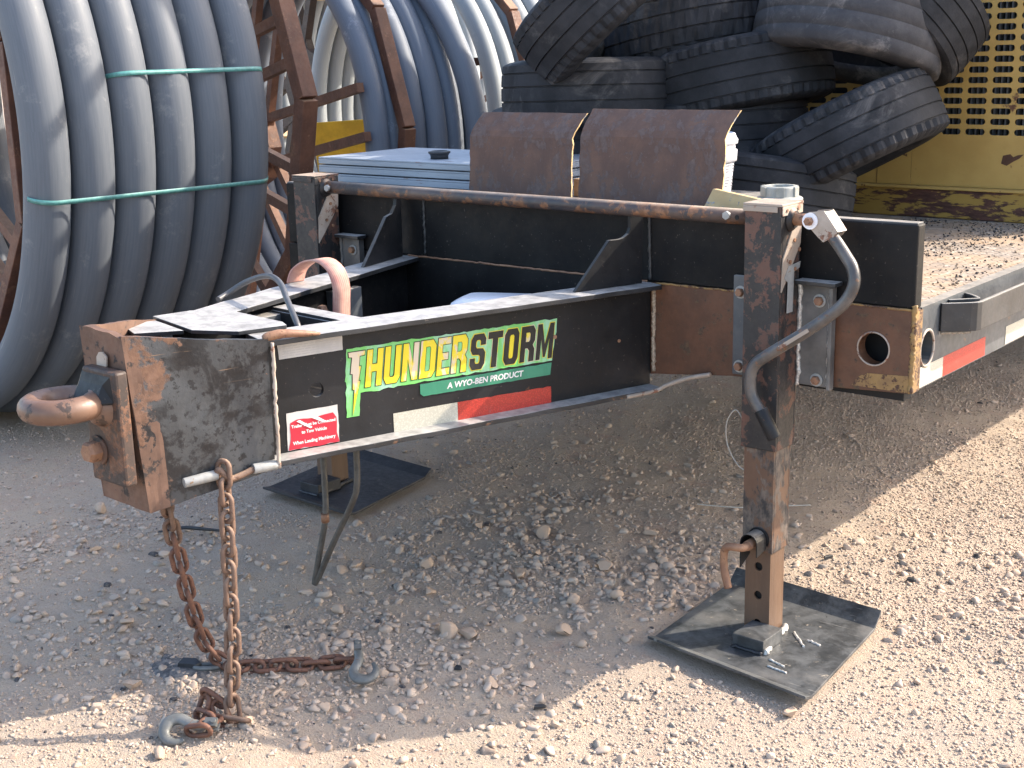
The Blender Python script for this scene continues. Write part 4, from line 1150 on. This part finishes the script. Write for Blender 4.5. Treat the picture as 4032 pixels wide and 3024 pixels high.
fs = [(j * n + i, j * n + (i + 1) % n, (j + 1) * n + (i + 1) % n, (j + 1) * n + i) for j in range(len(ringz) - 1) for i in range(n)] + [tuple(range(n - 1, -1, -1)), tuple((len(ringz) - 1) * n + i for i in range(n))]
part('jug_body', m.add(vs, fs, True), 'white_plastic', jg)
part('jug_cap', MB().cyl(Mj @ Vector((.10, 0, .214)), Mj @ Vector((.10, 0, .222)), .022, 18), 'white_plastic', jg)

# ------------------------------------------------------------------ tyres on the deck
def tyre_mesh(kind, R=.325, W=.225):
    """turned section with circumferential grooves; shoulder cuts for the lugged kinds"""
    h = W / 2
    out = [(.190, -h * .62), (.196, -h * .80), (.225, -h * .98), (.262, -h * 1.03), (R - .035, -h * .98), (R - .016, -h * .92)]
    tread = []
    gro = (-.62, -.22, .22, .62) if kind != 'smooth' else (-.5, 0, .5)
    gw, gd = (.028, .006) if kind != 'smooth' else (.02, .0012)
    xs = [-.86]
    for g in gro: xs += [g - gw, g - gw * .6, g + gw * .6, g + gw]
    xs.append(.86)
    deep = set()
    for q, g in enumerate(gro): deep |= {2 + 4 * q, 3 + 4 * q}
    for i, x in enumerate(xs):
        crown = R - .010 * abs(x) ** 2.4
        tread.append((crown - (gd if i in deep else 0), h * x))
    prof = out + tread + [(r, -z) for r, z in reversed(out)]
    inner = [(.200, h * .55), (R - .05, h * .80), (R - .028, h * .3), (R - .028, -h * .3), (R - .05, -h * .80), (.200, -h * .55)]
    prof = prof + inner
    n = 144; m = MB(); L = len(prof); nt0 = len(out); nt1 = len(out) + len(tread)
    for i in range(n):
        a = 2 * math.pi * i / n
        cut = kind in ('lug', 'rib') and (i % (4 if kind == 'lug' else 3) == 0)
        for q, (r, z) in enumerate(prof):
            if cut and (nt0 - 2 <= q <= nt0 + 1 or nt1 - 2 <= q <= nt1 + 1): r -= .009
            if kind == 'lug' and nt0 + 1 < q < nt1 - 2 and ((i + int(z * 60)) % 5 == 0): r -= .007
            m.v.append((r * math.cos(a), r * math.sin(a), z))
    for i in range(n):
        j = (i + 1) % n
        for q in range(L):
            p = (q + 1) % L
            m.f.append((i * L + q, j * L + q, j * L + p, i * L + p)); m.sm.append(kind == 'smooth' or not (nt0 - 2 <= q <= nt1 + 1))
    return m
TY = {}
for kd, mt in (('lug', 'tyre_black'), ('rib', 'tyre_black'), ('smooth', 'tyre_dusty'), ('plain', 'tyre_black')):
    TY[kd] = mesh_of('tyre', tyre_mesh(kd), mt)
UPV = -CAM_DOWN
def tyre(kind, pos, phi, theta, label, scale=1.0, flat=False):
    """phi: lean to the side as seen from the front corner; theta: lean towards it"""
    o = bpy.data.objects.new('tyre', TY[kind]); COL.objects.link(o)
    fw = Vector((CAM_FWD.x, CAM_FWD.y, 0)).normalized(); rt = Vector((fw.y, -fw.x, 0))
    ax = Vector((0, 0, 1)) * math.cos(R_(phi)) * math.cos(R_(theta)) + rt * math.sin(R_(phi)) * math.cos(R_(theta)) - fw * math.sin(R_(theta))
    o.matrix_world = Matrix.Translation(pos) @ rot_to(ax, rng.uniform(0, 6)).to_4x4() @ Matrix.Scale(scale, 4)
    tag(o, label, 'tyre', 'scrap tyres piled on the trailer')
    return o
tyre('plain', (-.66, 1.13, 1.020), 9, -6, 'bottom tyre of the pile lying flat on the deck nearest the jack crank')
tyre('plain', (-.90, 1.26, 1.205), -2, -3, 'tyre lying flat just behind the larger rusty plate, lowest of its stack in view')
tyre('rib', (-.83, 1.28, 1.385), -9, -8, 'ribbed tyre lying nearly flat in the middle of the pile', 1.02)
tyre('lug', (-1.08, 1.33, 1.545), -9, -8, 'knobbly lugged tyre lying on top of the flat stack', 1.12)
tyre('plain', (-1.35, 1.02, 1.010), 0, 0, 'tyre standing lowest behind the smaller rusty plate')
tyre('plain', (-1.33, 1.05, 1.188), 1, 1, 'tyre under the leftmost flat tyre, mostly hidden by the plates')
tyre('plain', (-1.22, .98, 1.352), 0, -2, 'flat tyre at the left end of the pile below the leaning one', .98)
tyre('rib', (-1.07, .85, 1.655), -40, -8, 'tyre leaning steeply at the left end of the pile')
tyre('rib', (-.41, 1.28, 1.190), -24, -14, 'tyre slanting up towards the slotted yellow panel', .98)
tyre('smooth', (-.455, 1.37, 1.530), 14, -9, 'bald dusty grey tyre at the top right of the pile', .97)
tyre('plain', (-.36, 1.50, 1.62), 42, -8, 'dark tyre wedged behind the bald grey one', .95)

wm = {}
for y in (4.25, 4.95):
    part('axle', MB().cyl((-1.65, y, .40), (.13, y, .40), .045, 14), 'black_shade', T)
    for x in (.10, -1.62):
        o = bpy.data.objects.new('wheel_tyre', TY['plain']); COL.objects.link(o); o.parent = T
        o.matrix_basis = Matrix.Translation(Vector((x, y, .40)) - origin_of(T)) @ Matrix.Rotation(math.pi / 2, 4, 'Y') @ Matrix.Scale(1.22, 4)
        part('wheel_rim', MB().lathe([(.235, -.09), (.225, -.02), (.10, .0), (.08, .05), (0, .05)], (x, y, .40), rot_to((1 if x > -.8 else -1, 0, 0)), 28), 'side_steel', T)
for x in (-1.45, -.07):
    part('axle_hanger', MB().box(x - .04, x + .04, 4.0, 5.15, .44, .866), 'black_shade', T)

# ------------------------------------------------------------------ yellow machine
mc = thing('yellow_machine', 'faded yellow engine housing with rows of slotted vents on a worn skid', 'machine', (-.4, 1.9, ZS))
YM = 1.775
def slotted_panel(x0, x1, z0, z1, cols, rows, sx, sz, cx0, cz0, name):
    """steel sheet punched with rounded slots"""
    sl = []
    for c in range(cols):
        for r_ in range(rows):
            cx, cz = cx0 + c * sx, cz0 + r_ * sz; hw, hh = .0345, .0106
            p = []
            for i in range(7): a = -math.pi / 2 + math.pi * i / 6; p.append((cx + hw - hh + hh * math.cos(a), cz + hh * math.sin(a)))
            for i in range(7): a = math.pi / 2 + math.pi * i / 6; p.append((cx - hw + hh + hh * math.cos(a), cz + hh * math.sin(a)))
            sl.append(p)
    return part(name, MB().prism([(x0, z0), (x1, z0), (x1, z1), (x0, z1)], sl, fnY, YM, YM + .003), 'yellow_panel', mc)
slotted_panel(-.395, .31, 1.00, 2.3, 8, 31, .0845, .0349, -.342, 1.190, 'vent_panel')
slotted_panel(-1.80, -.525, 1.00, 2.3, 14, 30, .0845, .0349, -1.70, 1.190, 'vent_panel')
part('blank_panel', MB().box(-.5235, -.3965, YM - .001, YM + .002, 1.00, 2.3), 'yellow_panel', mc)
part('housing', MB().box(-1.80, .31, YM + .25, 3.4, 1.0, 2.3), 'dark_hole', mc)
part('top_sheet', MB().box(-1.81, .32, YM - .006, 3.42, 2.302, 2.312), 'yellow_panel', mc)
part('end_sheet', MB().box(.312, .316, YM, 3.4, 1.0, 2.30), 'yellow_panel', mc)
part('end_sheet', MB().box(-1.806, -1.802, YM, 3.4, 1.0, 2.30), 'yellow_panel', mc)
for i in range(29):
    x = -.32 + i * .0205
    part('radiator_fin', MB().box(x, x + .005, YM + .06, YM + .09, 1.05, 2.25), 'fin_metal', mc)
part('skid', MB().box(-1.82, .33, YM - .035, YM + .05, ZS - .002, .990), 'yellow_worn', mc, .003)
part('skid_lip', MB().box(-1.82, .33, YM - .045, YM + .052, .9905, .9985), 'yellow_panel', mc, .002)
part('rust_patch', MB().prism([(-.075, 1.085), (-.055, 1.078), (-.035, 1.092), (-.012, 1.105), (.0, 1.118), (-.02, 1.115), (-.035, 1.108), (-.045, 1.118), (-.07, 1.112)], [], fnY, YM - .0012, YM - .0005), 'plate_rust', mc)
part('panel_seam', MB().box(-.5245, -.5235, YM - .002, YM - .0012, 1.0, 2.3), 'plate_rust', mc)
part('added_shade_block', MB().box(-1.78, -1.31, 2.35, 3.4, 2.313, 3.6), 'yellow_panel', mc, .01)  # unseen block added above the machine to shade the reels
for z in (2.80, 3.23):
    part('added_shade_rail', MB().cyl((-1.34, 2.03, z), (.30, 2.03, z), .03, 14), 'yellow_panel', mc)  # unseen bars added to cast shadow stripes on the nearest coil
for x in (-.7, -.1, .28):
    part('added_rail_post', MB().cyl((x, 2.03, 2.312), (x, 2.03, 3.23), .024, 12), 'yellow_panel', mc)  # posts added only to carry those shadow-casting bars
# dark rubber crumbs and grit on the deck
n = 4200
px = rng.uniform(-.35, .29, n); py = .2 + rng.uniform(size=n) ** 1.2 * 1.5
dd = fbm(px * 5 + 2, py * 3, 61, 3)
kp = rng.uniform(size=n) < np.clip((dd - .40) * 5, .03, 1); px, py = px[kp], py[kp]
sz_ = rng.uniform(.002, .0065, len(px))
v_, f_ = stones(np.column_stack([px, py, np.full(len(px), ZS - .003) + sz_ * .3]), sz_, 1)
me = np_mesh('deck_debris', v_, f_); me.materials.append(MAT['deck_grit'])
dg = bpy.data.objects.new('deck_debris', me); COL.objects.link(dg); tag(dg, 'dark rubber crumbs and grit scattered on the deck', 'debris', None, 'stuff')

# ------------------------------------------------------------------ conduit reels
def reel_axes(a): return Vector((math.sin(a), math.cos(a), 0)), Vector((math.cos(a), -math.sin(a), 0)), Vector((0, 0, 1))
def coil(name, label, cat, c, R, d, a, n, mat, wob=0.0, spacing=None, layers=1, seed=1):
    ax, e1, e2 = reel_axes(a); c = Vector(c)
    root = thing(name, label, cat, (c.x, c.y, c.z - R - d / 2), 'reels of grey conduit beside the trailer')
    sp = spacing or d
    rg_ = np.random.default_rng(seed)
    for k_ in range(n):
        for l_ in range(layers):
            ph = rg_.uniform(0, 6); rr_ = R - l_ * d * .98 + rg_.normal() * wob
            tilt = rg_.normal() * wob * .7
            P = []
            for i in range(96):
                t = 2 * math.pi * i / 96
                P.append(c + ax * (k_ * sp + tilt * math.sin(t + ph) + l_ * .0) + (e1 * math.cos(t) + e2 * math.sin(t)) * (rr_ + .5 * wob * math.sin(2 * t + ph)))
            part('pipe_loop', MB().tube(P, d * .497, 18, True, uv=14.0, up=tuple(ax)), mat, root, recalc=False)
    return root, ax, e1, e2, c
def flange(root, c, ax, e1, e2, R, sec=.055, n=12, spokes=4, hub=.16, gap=.09, ph=.12, hubR=.2, mat='reel_rust', thick=.042, rim_bars=True):
    """steel reel end: polygon rim, paired spokes straddling a hub plate with a hole"""
    rim = [c + (e1 * math.cos(ph + 2 * math.pi * i / n) + e2 * math.sin(ph + 2 * math.pi * i / n)) * R for i in range(n)]
    for i in range(n if rim_bars else 0):
        part('rim_bar', MB().bar(rim[i], rim[(i + 1) % n], sec, sec * 1.15, ax), mat, root, .003)
    for i in range(spokes):
        t = ph + math.pi * i / spokes + .2
        u = e1 * math.cos(t) + e2 * math.sin(t); v = -e1 * math.sin(t) + e2 * math.cos(t)
        for s_ in (-1, 1):
            part('spoke', MB().bar(c - u * (R - .03) + v * gap * s_ + ax * .004 * i, c + u * (R - .03) + v * gap * s_ + ax * .004 * i, thick, thick * .9, ax), mat, root)
    part('hub', MB().lathe([(.06, -.035), (hubR, -.035), (hubR, .035), (.06, .035)], c, Matrix((tuple(e1), tuple(e2), tuple(ax))).transposed(), 8, True, False), mat, root)
# nearest reel
r1, ax, e1, e2, c1 = coil('conduit_reel', 'nearest reel of thick grey conduit bound with teal straps', 'reel', (-3.948, -.098, 1.267), 1.183, .168, .085, 6, 'pipe_grey', .006, .170, 1, 3)
flange(r1, c1 + ax * 1.09, ax, e1, e2, 1.27, .066, 12, 6, gap=.09, ph=.05)
flange(r1, c1 - ax * .02, ax, e1, e2, 1.05, .05, 10, 3, gap=.10, ph=.3)
def strap_on(root, c, ax, e1, e2, R, d, n, sp, t, w=.017, skip0=0, mat='teal_strap'):
    """band drawn tight over neighbouring pipes at one clock position"""
    u = e1 * math.cos(t) + e2 * math.sin(t); v = -e1 * math.sin(t) + e2 * math.cos(t)
    P = []
    for a in np.linspace(math.pi, math.pi / 2, 9): P.append(c + ax * (skip0 * sp + d * .502 * math.cos(a)) + u * (R + d * .502 * math.sin(a)))
    for k_ in range(skip0 + 1, n): P.append(c + ax * (k_ * sp) + u * (R + d * .506))
    for a in np.linspace(math.pi / 2, 0, 9)[1:]: P.append(c + ax * ((n - 1) * sp + d * .502 * math.cos(a)) + u * (R + d * .502 * math.sin(a)))
    m = MB(); N = len(P)
    for i, p in enumerate(P):
        dd_ = (P[min(i + 1, N - 1)] - P[max(i - 1, 0)]).normalized(); nn = v.cross(dd_).normalized()
        if nn.dot(u) < -.2: nn = -nn
        for sw in (-1, 1): m.v.append(tuple(p + v * (sw * w / 2) + u * .003)); m.v.append(tuple(p + v * (sw * w / 2) + u * .001))
    for i in range(N - 1):
        a, b = i * 4, i * 4 + 4
        m.f += [(a, a + 2, b + 2, b), (a + 1, b + 1, b + 3, a + 3), (a, b, b + 1, a + 1), (a + 2, a + 3, b + 3, b + 2)]; m.sm += [True] * 4
    return part('strap', m, mat, root)
strap_on(r1, c1, ax, e1, e2, 1.183, .168, 6, .170, -.20)
strap_on(r1, c1, ax, e1, e2, 1.183, .168, 6, .170, .15, .017, 2)
strap_on(r1, c1, ax, e1, e2, 1.183, .168, 6, .170, .44, .017, 4)
# second reel, in shade
r2, ax, e1, e2, c2 = coil('conduit_reel', 'reel of blue-grey conduit directly behind the stacked grey lids', 'reel', (-3.865, 1.736, 1.055), .98, .114, .195, 6, 'pipe_blue', .016, .116, 1, 11)
for s_ in (.12,):
    rim = [c2 + ax * s_ + (e1 * math.cos(2 * math.pi * i / 12 + .1) + e2 * math.sin(2 * math.pi * i / 12 + .1)) * 1.10 for i in range(12)]
    for i in range(12): part('rim_bar', MB().bar(rim[i], rim[(i + 1) % 12], .055, .062, ax), 'reel_rust', r2, .003)
flange(r2, c2 - ax * .085, ax, e1, e2, 1.10, .045, 12, 3, gap=.11, ph=-.02, hubR=.22, rim_bars=False)
P = [c2 + ax * .42 + (e1 * math.cos(t) + e2 * math.sin(t)) * 1.05 for t in np.linspace(-1.5, 1.6, 60)]
P = [p + ax * (.10 * math.sin(i / 59 * 3.1) - .16 * (i / 59 - .5)) + e1 * .06 * math.sin(i / 59 * 3.14) for i, p in enumerate(P)]
part('loose_pipe_end', MB().tube(P, .057, 18, uv=8.0, up=tuple(ax)), 'pipe_blue', r2, recalc=True)
# third reel, further along the row
r4, ax, e1, e2, c4 = coil('conduit_reel', 'sunlit reel of pale conduit seen just left of the tyre pile', 'reel', (-4.46, 3.32, 1.075), 1.0, .114, .195, 6, 'pipe_pale', .010, .116, 1, 23)
flange(r4, c4 + ax * .22, ax, e1, e2, 1.09, .055, 12, 0, ph=.1)
part('stretcher', MB().bar(c4 + ax * -.1 + e1 * .80 + e2 * .36, c4 + ax * .8 + e1 * 1.10 + e2 * .40, .045, .045), 'reel_rust', r4)
# reel in the row behind, seen through the spokes of the nearest one
r3, ax, e1, e2, c3 = coil('conduit_reel', 'far reel of pale conduit seen through the rusty spokes', 'reel', (-6.20, 4.25, 1.27), 1.0, .114, .195, 7, 'pipe_pale', .008, .116, 1, 31)
flange(r3, c3 - ax * .12, ax, e1, e2, 1.24, .075, 10, 4, gap=.13, ph=.2, hubR=.30, mat='reel_rust_shaded', thick=.065)
for t, s_ in ((2.3, 0), (3.6, 0), (.4, 0), (5.2, 0)):
    u = e1 * math.cos(t) + e2 * math.sin(t)
    part('stretcher', MB().bar(c3 - ax * .12 + u * .92, c3 + ax * .9 + u * .92, .05, .05, u), 'wood', r3)

r5, ax, e1, e2, c5 = coil('conduit_reel', 'distant reel of pale conduit glimpsed between the blue coil and the tyres', 'reel', (-6.6, 7.0, 1.30), 1.23, .14, .5, 7, 'pipe_pale', .01, .142, 1, 41)
flange(r5, c5 - ax * .1, ax, e1, e2, 1.28, .07, 12, 3, gap=.12, ph=.1)
# ------------------------------------------------------------------ things standing further off
o = part('yellow_panel_sheet', MB().hexa([(-4.50, 2.74, -.01), (-4.25, 2.95, -.01), (-4.27, 2.97, -.01), (-4.52, 2.76, -.01)], [(-4.58, 2.67, 1.10), (-4.20, 2.99, 1.12), (-4.22, 3.01, 1.12), (-4.60, 2.69, 1.10)]), 'yellow_steel', None, .004, None, True, (-4.4, 2.85, -.01))
tag(o, 'upright yellow steel sheet behind the reels', 'steel sheet')
o = part('red_channel', MB().box(-.5, .5, -.10, .10, 0, .02, Matrix.Translation((-5.45, 2.55, -.005)) @ Matrix.Rotation(.9, 4, 'Z')).box(-.5, .5, -.10, -.08, .02, .12, Matrix.Translation((-5.45, 2.55, -.005)) @ Matrix.Rotation(.9, 4, 'Z')).box(-.5, .5, .08, .10, .02, .12, Matrix.Translation((-5.45, 2.55, -.005)) @ Matrix.Rotation(.9, 4, 'Z')), 'red_steel', None, .003, None, True, (-5.45, 2.55, 0))
tag(o, 'red steel channel lying on the ground behind the nearest reel', 'steel channel')
for i, (x, y, w_, h_, dd_, lab) in enumerate(((-13.5, 12.5, 5.0, 2.4, 2.4, 'white box trailer parked far behind the reels'), (-10.2, 11.8, 2.2, 1.9, 1.6, 'pale storage tank box standing far behind the reels'))):
    t_ = thing('far_box_trailer' if i == 0 else 'far_storage_box', lab, 'box trailer' if i == 0 else 'storage box', (x, y, .2))
    Mx = Matrix.Translation((x, y, 0)) @ Matrix.Rotation(.7, 4, 'Z')
    part('body', MB().box(-w_ / 2, w_ / 2, -dd_ / 2, dd_ / 2, .7, .7 + h_, Mx), 'white_plastic', t_, .02)
    for sx in (-.35, .35):
        for sy in (-.5, .5):
            part('leg', MB().box(w_ * sx - .08, w_ * sx + .08, dd_ * sy * .9 - .08, dd_ * sy * .9 + .08, .18, .7, Mx), 'black_paint', t_)

# ------------------------------------------------------------------ rocks and litter on the ground
rock_variants = []
for i in range(7):
    v_, f_ = stones(np.zeros((1, 3)), np.array([1.0]), 3, .07)
    me = np_mesh('rock', v_, f_); me.materials.append(MAT['rock']); rock_variants.append(me)
spots = [(-.62, -.50, .034), (-.57, -.47, .026), (-.40, -.28, .028), (-.33, -.30, .020), (-.36, -.62, .020), (-.14, -.66, .018), (-.82, -.35, .026), (-.95, -.22, .024), (-.70, -.10, .026), (-.55, .10, .028), (-.45, .25, .026), (-.85, .20, .030),
         (-1.05, .12, .026), (-.60, .42, .028), (-.92, -.60, .022), (-1.10, -.36, .024), (-.28, .02, .022), (-.50, -.12, .030), (-.42, -.02, .024), (-.76, .05, .022), (-.28, -.98, .017), (-.60, -.95, .020), (-.86, -1.30, .022), (-.72, -1.32, .020),
         (-.98, -1.30, .018), (-1.02, -1.18, .022), (-1.18, -1.08, .020), (-1.30, -1.00, .022), (-1.35, -.78, .024), (-1.60, -.62, .020), (.12, -.72, .020), (.02, -.96, .018), (.30, -.55, .014), (.42, .05, .016), (.34, .42, .016), (-1.75, -.80, .022), (-1.95, -.90, .024), (-2.1, -.55, .03), (-1.45, -1.15, .018), (.255, -.275, .020)]
spots = [p for k_, p in enumerate(spots) if k_ < 20 or k_ % 2]
for i, (x, y, s_) in enumerate(spots):
    o = bpy.data.objects.new('loose_rock', rock_variants[i % 7]); COL.objects.link(o)
    o.matrix_world = Matrix.Translation((x, y, gz(x, y) + s_ * .40)) @ Matrix.Rotation(rng.uniform(0, 6), 4, 'Z') @ Matrix.Scale(s_, 4)
    tag(o, 'pale angular rock larger than the gravel around it', 'rock', 'larger rocks among the gravel')
o = part('oil_stain', MB(), 'oily_soil') if False else None
def low_patch(name, mat, cx, cy, rx, ry, h, lab, cat, seed, kind=None):
    m = MB(); N = 26; K = 5
    vs = [(cx, cy, gz(cx, cy) + h)]; fs = []
    for k_ in range(1, K + 1):
        for i in range(N):
            a = 2 * math.pi * i / N; q = k_ / K * (.75 + .5 * float(lattice(np.array([2.2 * math.cos(a) + seed]), np.array([2.2 * math.sin(a)]), seed)[0]))
            x, y = cx + rx * q * math.cos(a), cy + ry * q * math.sin(a)
            vs.append((x, y, gz(x, y) + (h if k_ < K else -.004)))
    for i in range(N): fs.append((0, 1 + i, 1 + (i + 1) % N))
    for k_ in range(K - 1):
        for i in range(N): fs.append((1 + k_ * N + i, 1 + (k_ + 1) * N + i, 1 + (k_ + 1) * N + (i + 1) % N, 1 + k_ * N + (i + 1) % N))
    o = part(name, m.add(vs, fs, True), mat, None, 0, None, True, (cx, cy, gz(cx, cy)))
    return tag(o, lab, cat, None, kind)
low_patch('oil_stain', 'oily_soil', -1.00, -1.06, .105, .060, .0042, 'dark oily stain on the gravel beside the chain', 'stain', 5, 'structure')
def shard(name, x, y, l_, w_, rot, mat, lab, cat, h=.008):
    M = Matrix.Translation((x, y, gz(x, y) + .004)) @ Matrix.Rotation(rot, 4, 'Z') @ Matrix.Rotation(.15, 4, 'X')
    m = MB().hexa([M @ Vector(p) for p in ((-l_, -w_, 0), (l_ * .7, -w_ * .8, 0), (l_, .1 * w_, 0), (l_ * .4, w_, 0), (-l_ * .8, w_ * .7, 0))], [M @ Vector(p) for p in ((-l_ * .9, -w_ * .8, h), (l_ * .6, -w_ * .6, h * .8), (l_ * .9, .1 * w_, h * .7), (l_ * .35, w_ * .8, h), (-l_ * .75, w_ * .6, h * 1.1))])
    o = part(name, m, mat, None, .0008, None, True, (x, y, gz(x, y))); return tag(o, lab, cat)
shard('plastic_shard', -.985, -1.035, .030, .016, .5, 'black_plastic', 'black plastic piece lying on the oily stain', 'plastic piece', .016)
shard('rubber_scrap', -.215, -.62, .017, .006, .9, 'black_plastic', 'sliver of black rubber on bare dust near the shadow edge', 'rubber scrap')
shard('rubber_scrap', -.47, -.62, .010, .007, .3, 'black_plastic', 'small black chip among stones in front of the trailing chain', 'rubber scrap')
shard('rubber_scrap', -.10, .62, .020, .005, 1.2, 'black_plastic', 'thin black strip in the shade behind the right jack leg', 'rubber scrap')
shard('rubber_scrap', .16, .62, .014, .008, .2, 'black_plastic', 'dark scrap on sunlit gravel right of the jack leg', 'rubber scrap')
m = MB().tube(bezier([(-1.72, -.60, gz(-1.72, -.60) + .006), (-1.66, -.55, gz(-1.66, -.55) + .022), (-1.60, -.51, gz(-1.6, -.51) + .026), (-1.55, -.46, gz(-1.55, -.46) + .018)], 8), [.002 + .004 * math.sin(math.pi * i / 24) for i in range(25)], 8)
tag(part('curved_rubber_strip', m, 'black_plastic', None, 0, None, True, (-1.63, -.53, .1)), 'thin curved black strip lying on stones left of the chains', 'rubber strip')
m = MB().tube(bezier([(-.62, .72, gz(-.62, .72) + .012), (-.50, .80, gz(-.5, .8) + .016), (-.40, .90, gz(-.4, .9) + .012), (-.34, .97, gz(-.34, .97) + .006)], 8), .0022, 6)
tag(part('wire', m, 'wire_white', None, 0, None, True, (-.5, .8, .02)), 'pale wire lying in the shade under the trailer', 'wire')
m = MB().tube(bezier([(-.075, .055, .575), (-.095, .05, .60), (-.12, .05, .56), (-.115, .05, .50), (-.085, .05, .455), (-.055, .05, .44)], 8), .0016, 6)
tg = part('tag_wire', m, 'wire_white', T)
